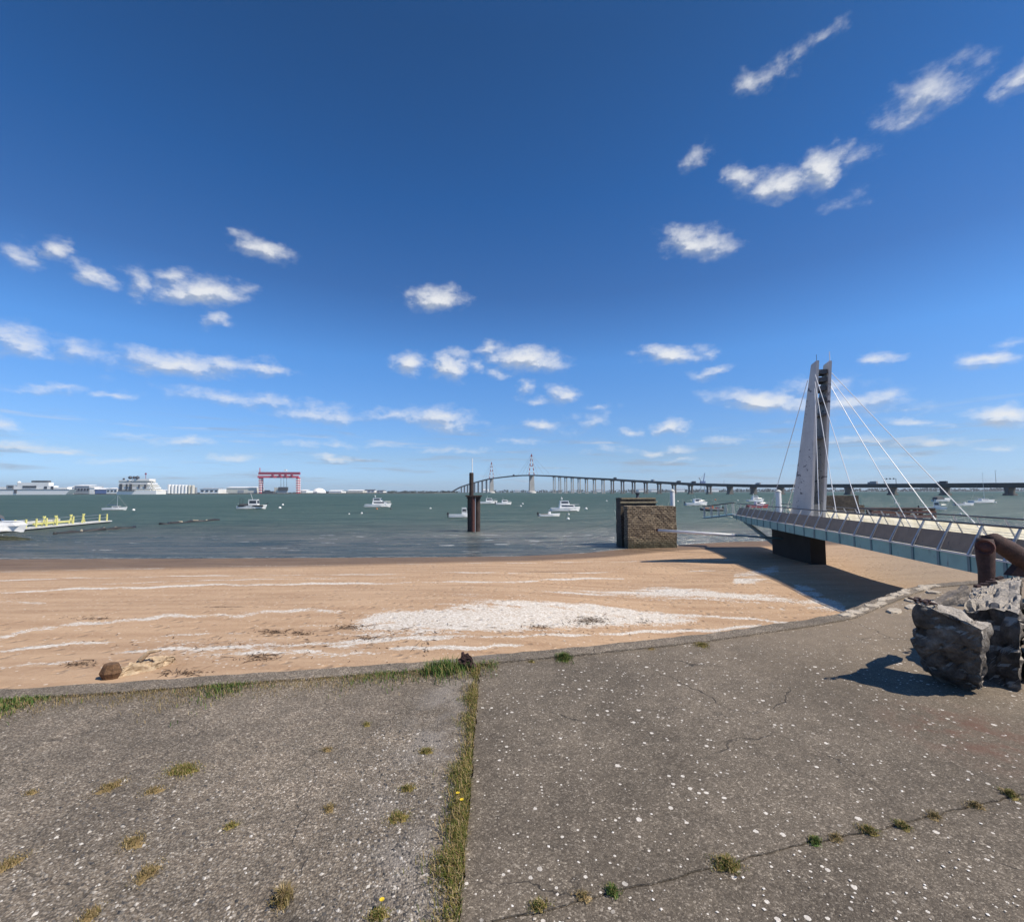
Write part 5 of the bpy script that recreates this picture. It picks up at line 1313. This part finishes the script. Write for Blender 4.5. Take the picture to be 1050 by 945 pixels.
# anchor
c = dp(1012, 557, 6.66)
t = thing('old_anchor', 'heavy rusted brown iron anchor rising behind the boulders at the right', 'anchor', (c.x, c.y, 0))
sh = [dp(1012, 556, 6.66), dp(1019, 554.5, 6.66), dp(1034, 563, 6.69), dp(1055, 577, 6.76), dp(1090, 602, 6.87), dp(1140, 640, 7.07), dp(1190, 690, 7.34)]
mb = MB(); mb.tube(sh, [.10, .115, .125, .14, .155, .17, .18], 14); mb.build('shank', rust_d, t, smooth=True)
mb = MB(); mb.tube([dp(1010, 552, 6.61), dp(1010, 560, 6.61), dp(1010.5, 572, 6.61), dp(1011.5, 584, 6.60), dp(1012, 640, 6.60)], [.085, .108, .1, .09, .075], 14); mb.build('stock_arm', rust_d, t, smooth=True)
dirv = Vector((-.75, -.62, .1)).normalized(); cc_ = dp(1010.5, 561, 6.53)
mb = MB(); mb.tube([cc_ - dirv * .03, cc_ + dirv * .07, cc_ + dirv * .05, cc_ + dirv * .08], [.10, .098, .07, .03], 16); mb.build('eye_cap', rust, t)
mb = MB(); mb.prism([dp(1036, 590, 6.73), dp(1046, 578, 6.73), dp(1052, 592, 6.73)], (0, .1, 0)); mb.build('fluke', rust_d, t)
# rusty scraps lying on the flat boulder
c = dp(1014, 598, 4.6); t = thing('scrap_iron', 'small dark rusty scraps lying on top of the flat boulder', 'scrap iron', c)
for i in range(5):
    rr = random.Random(i + 40); p = dp(1000 + i * 5.5, 601 - i * 1.9, 4.55 + .05 * i); mb = MB(); mb.beam(p, p + Vector((rr.uniform(.03, .1), rr.uniform(-.03, .03), rr.uniform(.0, .02))), .03, .025); mb.build('scrap', rust_d, t)
# chain
c = dp(944, 615, 3.95); t = thing('rusty_chain', 'short length of rusty chain lying over the tip of the near boulder', 'chain', c)
lp = [dp(933.5, 613.2, 3.9), dp(938.5, 614.6, 3.92), dp(943.5, 615.4, 3.95), dp(948.5, 616.6, 3.98), dp(953.5, 617.6, 4.02), dp(958.5, 619, 4.08)]
for i, (p, q_) in enumerate(zip(lp[:-1], lp[1:])):
    d_ = (q_ - p).normalized(); sdv = Vector((0, 0, 1)) if i % 2 else Vector((-d_.y, d_.x, 0)).normalized(); m_ = (p + q_) / 2; hl = (q_ - p).length * .72; hw_ = .020
    pts = [m_ + d_ * (hl * math.cos(a)) + sdv * (hw_ * math.sin(a)) for a in [R(x) for x in range(0, 360, 30)]]
    mb = MB(); mb.tube(pts, .0075, 7, close=True); mb.build('link', chain_m, t, smooth=True)
# pale stones set along the edge of the pavement near the footbridge
rr = random.Random(11)
def edge_at(px):
    i = min(range(len(Ej)), key=lambda k: abs(float(proj(np.array(Ej[k].x), np.array(Ej[k].y), np.array(0.))[0]) - px)); return Ej[i], (Ej[min(i + 1, len(Ej) - 1)] - Ej[i - 1]).normalized()
for k_, px in enumerate((858, 866, 875, 884, 892, 899, 906, 913, 919, 925, 931, 937, 942, 947, 952, 880, 895, 908, 921, 934)):
    p, d_ = edge_at(px); inn = Vector((d_.y, -d_.x, 0)); c = p + inn * (rr.uniform(.06, .14) if k_ < 15 else rr.uniform(.32, .6)); l_ = rr.uniform(.09, .20) * (1 if k_ < 15 else .9); w_ = rr.uniform(.05, .09)
    pts = []
    for a in range(0, 360, 45): pts.append(c + d_ * (l_ * math.cos(R(a)) * rr.uniform(.8, 1.1)) + inn * (w_ * math.sin(R(a)) * rr.uniform(.8, 1.2)) + Vector((0, 0, .016 + rr.uniform(0, .008))))
    for a in range(0, 360, 60): pts.append(c + d_ * (l_ * 1.1 * math.cos(R(a))) + inn * (w_ * 1.15 * math.sin(R(a))) + Vector((0, 0, -.03)))
    o = rocky(pts, k_ + 50, .012, 2, 9).build('edge_stone', pale_rock)
    tag(o, 'flat pale stone set in the pavement edge between the footbridge shadow and the boulders', 'stone', 'pale stones along the pavement edge')
# cracks of broken concrete along that edge: dark stub on the kerb, driftwood on the sand
c = gp(480, 687); t = thing('iron_stub', 'dark twisted rusty iron stub sticking up from the grass at the joint', 'iron stub', c)
def sp_(px, py, dy=0): return dp(px, py, c.y + dy)
rocky([sp_(469, 677), sp_(474, 671), sp_(480, 669), sp_(484, 674), sp_(487, 683), sp_(482, 688), sp_(475, 683), sp_(472, 676, .09), sp_(484, 678, .1), sp_(479, 671, .09)], 31, .016, 4, 16).build('lump', rust_d, t)
mb = MB(); mb.tube([sp_(475.5, 674, .02), sp_(474.8, 671, .02), sp_(474.4, 668.4, .02)], [.02, .018, .014], 7); mb.build('bolt', rust_d, t)
mb = MB(); mb.tube([sp_(484, 680, .03), sp_(488, 686, .02), sp_(489, 692, .0)], [.02, .022, .016], 7); mb.build('root_end', rust_d, t)
def onbeach(px, py):
    z = -1.2
    for _ in range(8):
        q_ = gp(px, py, z); z = bz(q_.x, q_.y)
    return gp(px, py, z)
a_ = onbeach(111, 695); b_ = onbeach(166, 684)
t = thing('driftwood_log', 'pale driftwood log half buried in the sand, brown round end to the left', 'log', a_)
d_ = (b_ - a_); L_ = d_.length; rr = random.Random(3); pts = []; rs = []
for i in range(9):
    f_ = i / 8; p = a_.lerp(b_, f_); pts.append(Vector((p.x, p.y + .15 * f_, bz(p.x, p.y) + .07 - .02 * f_ + .02 * math.sin(i * 1.7)))); rs.append(.15 - .03 * f_ + rr.uniform(-.02, .02))
cs = []
for i, p in list(enumerate(pts))[2:]:
    for a in range(0, 360, 60): cs.append(p + Vector((0, rs[i] * 1.9 * math.cos(R(a)), rs[i] * 1.15 * math.sin(R(a)) - .05)))
rocky(cs, 17, .06, 5, 5).build('trunk', paint('bleached_wood', (.43, .335, .225), .9, .25, 7, (.27, .19, .12), .3, bump=.8, bscale=25), t)
p = pts[0] + Vector((.05, -.02, .03)); rocky([p + Vector((.165 * math.cos(a) * math.cos(b), .12 * math.sin(a) * math.cos(b), .165 * math.sin(b))) for a in [R(x) for x in range(0, 360, 45)] for b in (-.9, 0, .9)], 9, .006, 3, 9).build('bark_end', paint('brown_bark', (.13, .075, .04), .95, .35, 16, bump=.8, bscale=50), t)
mb = MB(); q_ = pts[4]; mb.tube([q_ + Vector((0, 0, .1)), q_ + Vector((.12, .02, .22)), q_ + Vector((.3, .05, .24))], [.04, .035, .015], 7); mb.build('branch_stub', paint('bleached_wood', (.5, .4, .28)), t)

# ------------------------------------------------------------------ wrack, shell chips, pebbles (nobody could count them)
rr = random.Random(5); mb = MB()
def twig(p, l_, w_, a):
    d_ = Vector((math.cos(a), math.sin(a), 0)); n_ = Vector((-d_.y, d_.x, 0)); k_ = rr.uniform(-.3, .3)
    m_ = p + d_ * l_ * .5 + n_ * l_ * k_ * .4; e_ = p + d_ * l_
    mb.add([p, m_ + n_ * w_, e_, m_ - n_ * w_, m_ + Vector((0, 0, w_ * 1.6))], [(0, 1, 4), (1, 2, 4), (2, 3, 4), (3, 0, 4)])
for (px, py, sx_, sy_, n_) in [(605, 636, 22, 4.2, 420), (555, 643, 12, 2, 120), (356, 643, 18, 2.5, 200), (282, 648, 18, 2.5, 160), (310, 650, 12, 2, 90), (85, 681, 16, 2.5, 110), (265, 675, 18, 4, 160), (190, 690, 20, 3, 130), (100, 634, 34, 2, 60), (377, 655, 18, 2, 80), (410, 648, 60, 14, 160), (660, 638, 8, 2, 50), (250, 662, 140, 14, 200), (600, 645, 120, 8, 160), (436, 662, 3, 8, 30)]:
    for _ in range(int(n_ * .6)):
        p = onbeach(px + rr.gauss(0, sx_ * .6), py + rr.gauss(0, sy_ * .6)); p.z += rr.uniform(0, .02)
        twig(p, rr.uniform(.02, .12) if rr.random() < .88 else rr.uniform(.15, .4), rr.uniform(.003, .009), rr.uniform(0, 6.28))
tag(mb.build('wrack', weed_twig, None, recalc=False), 'dark dry seaweed and twigs strewn over the sand', 'seaweed', kind='stuff')
mb = MB(); sm = shell * (PY < 705) * (Y > 5); ji, ii = np.nonzero(sm > .62)
def chip(p, s_):
    a = rr.uniform(0, 6.28); tl = Vector((rr.uniform(-.5, .5), rr.uniform(-.5, .5), 1)).normalized(); u_ = tl.cross(Vector((math.cos(a), math.sin(a), 0))).normalized(); v_ = tl.cross(u_)
    mb.add([p + u_ * s_, p + v_ * s_ * .8, p - u_ * s_, p - v_ * s_ * .8, p + tl * s_ * .4], [(0, 1, 4), (1, 2, 4), (2, 3, 4), (3, 0, 4)])
for k_ in rr.sample(range(len(ji)), min(6000, len(ji))):
    x = X[ji[k_], ii[k_]] + rr.uniform(-.08, .08); y = Y[ji[k_], ii[k_]] + rr.uniform(-.06, .06)
    chip(Vector((x, y, float(Z[ji[k_], ii[k_]]) + .008)), rr.uniform(.008, .02))
tag(mb.build('shell_drift', chip_m, None, recalc=False), 'white drifts of broken shells lying in bands along the beach', 'shells', kind='stuff')
mb = MB()
def pebble(x, y, s_, z0=.0, flat=1.0):
    a = rr.uniform(0, 6.28); ca, sa = math.cos(a), math.sin(a); l_ = rr.uniform(.8, 1.5); h_ = rr.uniform(.45, .8) * flat
    pts = [(l_, 0, 0), (0, 1, 0), (-l_, .2, 0), (.1, -1, 0), (.15, .1, h_), (-.4, .3, h_ * .8)]
    P = [(x + (px * ca - py * sa) * s_, y + (px * sa + py * ca) * s_, z0 + pz * s_) for px, py, pz in pts]
    mb.add(P, [(0, 1, 4), (1, 5, 4), (1, 2, 5), (2, 3, 5), (3, 4, 5), (3, 0, 4)])
for _ in range(5200):
    if rr.random() < .5: px, py = rr.gauss(415, 38), rr.uniform(745, 945)
    elif rr.random() < .5: px, py = rr.gauss(130, 90), rr.uniform(790, 945)
    else: px, py = rr.uniform(0, 440), rr.uniform(720, 945)
    p = gp(px, py)
    jx = J0.lerp(J1, (J0.y - p.y) / (J0.y - J1.y)).x
    if p.x > jx - .01: continue
    pebble(p.x, p.y, rr.choice((.003, .004, .004, .005, .006, .009)), -.006)
tag(mb.build('loose_gravel', pebble_m, None, recalc=False), 'loose grey and brown gravel scattered over the worn left slab', 'gravel', kind='stuff')
mb = MB()
for _ in range(260):
    px, py = rr.uniform(495, 1050), 690 + 255 * rr.random() ** .8; p = gp(px, py); s_ = rr.choice((.002, .003, .003, .004, .005, .007))
    pebble(p.x, p.y, s_, -.005, .35)
tag(mb.build('shell_chips', chip_m, None, recalc=False), 'small white shell chips scattered on the dark right slab', 'shells', kind='stuff')

# ------------------------------------------------------------------ grass
rr = random.Random(9)
def blade(mb, x, y, h, w_, lean, z0=0.0):
    a = rr.uniform(0, 6.28); d_ = Vector((math.cos(a), math.sin(a), 0)); n_ = Vector((-d_.y, d_.x, 0)); p = Vector((x, y, z0))
    m_ = p + d_ * (lean * h * .35) + Vector((0, 0, h * .6)); e_ = p + d_ * (lean * h) + Vector((0, 0, h * (1 - .25 * lean)))
    mb.add([p - n_ * w_, p + n_ * w_, m_ + n_ * w_ * .8, m_ - n_ * w_ * .8, e_], [(0, 1, 2, 3), (3, 2, 4)])
def tuft(mb, c, r_, n_, h0, h1, lean=1.1, w_=.0015):
    r_ *= 1.4; h0 *= 1.1; h1 *= 1.15; n_ = int(n_ * 1.35)
    k0 = len(mb.v); mb.v.append((c.x, c.y, .008))
    for i in range(14): a = i * 2 * math.pi / 14; q_ = r_ * .66 * (1 + .35 * math.sin(a * 2 + c.x * 9) + .2 * math.sin(a * 5 + c.y * 7)) * rr.uniform(.8, 1.1); mb.v.append((c.x + q_ * math.cos(a), c.y + q_ * math.sin(a), -.008))
    mb.f += [(k0, k0 + 1 + i, k0 + 1 + (i + 1) % 14) for i in range(14)]
    for _ in range(int(n_ * 2.2)):
        a = rr.uniform(0, 6.28); q_ = min(1.05, abs(rr.gauss(0, .55))) * r_ * (1 + .35 * math.sin(a * 2 + c.x * 9) + .2 * math.sin(a * 5 + c.y * 7)); k_ = max(.25, 1 - .6 * q_ / r_)
        blade(mb, c.x + q_ * math.cos(a), c.y + q_ * math.sin(a), rr.uniform(h0, h1) * k_ * .8, w_ * rr.uniform(.6, 1.3), rr.uniform(.2, lean) * (1.3 - .5 * k_))
# along the kerb (left part): mixed green and dry
kg, kd, jg = MB(), MB(), MB()
kx = [float(proj(np.array(p.x), np.array(p.y), np.array(0.))[0]) for p in iE[:Jt + 25] if p.y > 1.5]; kp = [p for p in iE[:Jt + 25] if p.y > 1.5]
def kerb_pt(px): return Vector((float(np.interp(px, kx, [p.x for p in kp])), float(np.interp(px, kx, [p.y for p in kp])), 0))
for _ in range(22000):
    px = rr.uniform(-320, 512); p = kerb_pt(px)
    n1 = mnoise.noise(Vector((px * .022, 3.1, 0))); n2 = mnoise.noise(Vector((px * .06, 7.7, 0)))
    gstr = max(math.exp(-((px - 20) / 38) ** 2), .9 * math.exp(-((px - 238) / 24) ** 2), .6 * math.exp(-((px - 400) / 40) ** 2), 1.3 * math.exp(-((px - 458) / 26) ** 2), .8 * math.exp(-((px - 498) / 13) ** 2))
    dens = .42 + .45 * n1 + .3 * n2 + .5 * gstr
    if rr.random() > dens: continue
    wd = .13 + .09 * max(0, n2 + .4) + (.10 if px < 60 else 0) + (.07 if 170 < px < 240 else 0); off_ = abs(rr.gauss(0, 1)) * wd * .8
    x, y = p.x + rr.uniform(-.02, .02), p.y - off_ + .01
    if px > 440: y += rr.uniform(0, .06)
    if rr.random() < gstr * .7: blade(kg, x, y, rr.uniform(.02, .055) * (2.2 if 435 < px < 488 else .9), .0026, rr.uniform(.2, .9))
    else: blade(kd, x, y, rr.uniform(.008, .032), .0015, rr.uniform(.3, 1.0))
tag(kg.build('kerb_grass', grass_g, None, recalc=False), 'green grass growing along the kerb of the left slab', 'grass', kind='stuff')
tag(kd.build('dry_kerb_grass', grass_y, None, recalc=False), 'short dry grass and moss along the kerb of the left slab', 'grass', kind='stuff')
for _ in range(15000):
    f_ = rr.random() ** .9; p = J0.lerp(J1, f_ * 1.12); n1 = mnoise.noise(Vector((f_ * 9, .4, 0))); n2 = mnoise.noise(Vector((f_ * 23, 4.4, 0)))
    wd = .05 + .03 * f_ + .04 * n2; dens = .62 + .6 * n1 + .3 * n2
    if rr.random() > dens: continue
    x = p.x - abs(rr.gauss(0, 1)) * wd * .75 + rr.uniform(-.012, .006)
    blade(jg, x, p.y, rr.uniform(.010, .045) * (.8 + .5 * max(0, n1)), .0016, rr.uniform(.3, 1.1))
tag(jg.build('joint_grass', grass_m2, None, recalc=False), 'green and brown grass filling the joint between the two big slabs', 'grass', kind='stuff')
TU = [(188, 789, .075, 420, .01, .035, 'm', 'large green and brown grass tuft alone in the middle of the left slab'), (113, 806, .055, 240, .006, .022, 'y', 'brownish moss tuft left of the large green tuft on the left slab'),
      (158, 810, .045, 140, .006, .02, 'y', 'small dry tuft between and just below the brownish and the large green tuft'), (137, 862, .055, 220, .006, .02, 'y', 'elongated dry tuft halfway down the left slab towards the left'),
      (152, 894, .05, 240, .006, .022, 'y', 'round dry moss tuft below the elongated dry tuft'), (10, 885, .05, 200, .006, .02, 'y', 'dry tuft touching the left edge of the picture'),
      (290, 922, .035, 130, .03, .085, 'y', 'tall straw-coloured grass tuft at the bottom of the picture'), (338, 828, .03, 120, .006, .02, 'y', 'small dry tuft alone right of the middle of the left slab'),
      (237, 846, .03, 90, .006, .02, 'm', 'tiny greenish tuft below the large green tuft'), (92, 938, .04, 140, .006, .022, 'y', 'dry tuft at the bottom left of the picture'), (32, 812, .028, 70, .006, .016, 'y', 'tiny dry tuft far left on the left slab'),
      (408, 838, .05, 260, .008, .025, 'm', 'long mossy patch in the pale gravel left of the joint'), (418, 808, .035, 150, .008, .025, 'm', 'small mossy patch above the long one left of the joint'), (437, 770, .04, 170, .008, .028, 'm', 'mossy patch highest up left of the joint'),
      (388, 938, .035, 170, .01, .03, 'm', 'green tuft with a yellow flower at the bottom, left of the joint'), (376, 742, .03, 90, .006, .018, 'm', 'faint greenish tuft near the top of the left slab'), (335, 768, .03, 80, .006, .016, 'y', 'faint dry tuft in the upper part of the left slab'),
      (745, 886, .045, 330, .012, .042, 'm', 'biggest green tuft on the crack of the right slab'), (628, 913, .025, 140, .01, .03, 'g', 'small dark green tuft on the crack left of the biggest tuft'), (553, 928, .03, 150, .01, .028, 'm', 'leftmost tuft on the crack of the right slab'),
      (598, 918, .03, 100, .006, .02, 'y', 'dry tuft between the two leftmost green tufts of the crack'), (836, 862, .025, 120, .01, .03, 'g', 'dark green tuft on the crack right of the biggest tuft'), (857, 858, .028, 110, .006, .02, 'y', 'dry tuft right beside the dark green tuft on the crack'),
      (890, 851, .032, 190, .01, .032, 'm', 'green and straw tuft on the crack halfway to the right edge'), (925, 846, .028, 150, .01, .03, 'm', 'second green tuft on the crack counted from the boulders'), (958, 836, .03, 130, .006, .022, 'y', 'straw-coloured tuft on the crack below the boulders'),
      (1000, 825, .032, 140, .006, .024, 'y', 'pale dry tuft on the crack near the right edge'), (1036, 814, .035, 190, .01, .034, 'm', 'green tuft on the crack touching the right edge'),
      (578, 675, .075, 520, .03, .085, 'g', 'dense green tuft on the edge seam right of the iron stub'), (720, 661, .08, 260, .015, .035, 'm', 'low green tuft on the edge seam halfway to the boulders'), (668, 665, .04, 80, .006, .02, 'y', 'faint dry tuft on the edge seam left of the low green one'), (545, 678, .035, 70, .008, .02, 'm', 'faint tuft on the edge seam beside the dense green tuft')]
for px, py, r_, n_, h0, h1, k_, lab in TU:
    mb = MB(); tuft(mb, gp(px, py), r_, n_, h0, h1)
    o = mb.build('grass_tuft', {'g': grass_g, 'm': grass_m2, 'y': grass_y}[k_], None, recalc=False); tag(o, lab, 'grass tuft', 'grass tufts in the pavement')
for px, py, z, lab in ((473, 827, .035, 'yellow dandelion flower in the joint grass halfway down'), (469, 819, .03, 'small yellow flower just above the dandelion in the joint grass'), (391, 932, .035, 'yellow flower in the green tuft at the bottom of the picture')):
    p = gp(px, py); t = thing('dandelion', lab, 'flower', p, 0, 'yellow flowers'); mb = MB(); mb.tube([(0, 0, 0), (.002, 0, z)], .0012, 5); mb.build('stem', grass_g, t, local=True)
    mb = MB()
    for a in range(0, 360, 30):
        d_ = Vector((math.cos(R(a)), math.sin(R(a)), 0)); n_ = Vector((-d_.y, d_.x, 0)); c = Vector((.002, 0, z)); mb.add([c, c + d_ * .007 + n_ * .003 + Vector((0, 0, .003)), c + d_ * .011 + Vector((0, 0, .003)), c + d_ * .007 - n_ * .003 + Vector((0, 0, .003))], [(0, 1, 2, 3)])
    mb.build('petals', petal, t, local=True, recalc=False)

# ------------------------------------------------------------------ sea haze
mb = MB(); mb.box((0, 4400, 80), (19000, 9600, 174)); hz = mb.build('haze', white_gel, None)
hm = bpy.data.materials.new('haze_air'); hm.use_nodes = True; hn = NT(hm.node_tree); hn.n.remove(hn.n['Principled BSDF'])
pv = hn.node('ShaderNodeVolumePrincipled'); pv.inputs['Color'].default_value = (.86, .92, 1, 1); pv.inputs['Density'].default_value = .00006; pv.inputs['Anisotropy'].default_value = .2
hn.l.new(pv.outputs[0], hn.n['Material Output'].inputs['Volume']); hz.data.materials[0] = hm; hz['kind'] = 'stuff'; hz['label'] = 'thin pale sea haze over the estuary'; hz['category'] = 'haze'
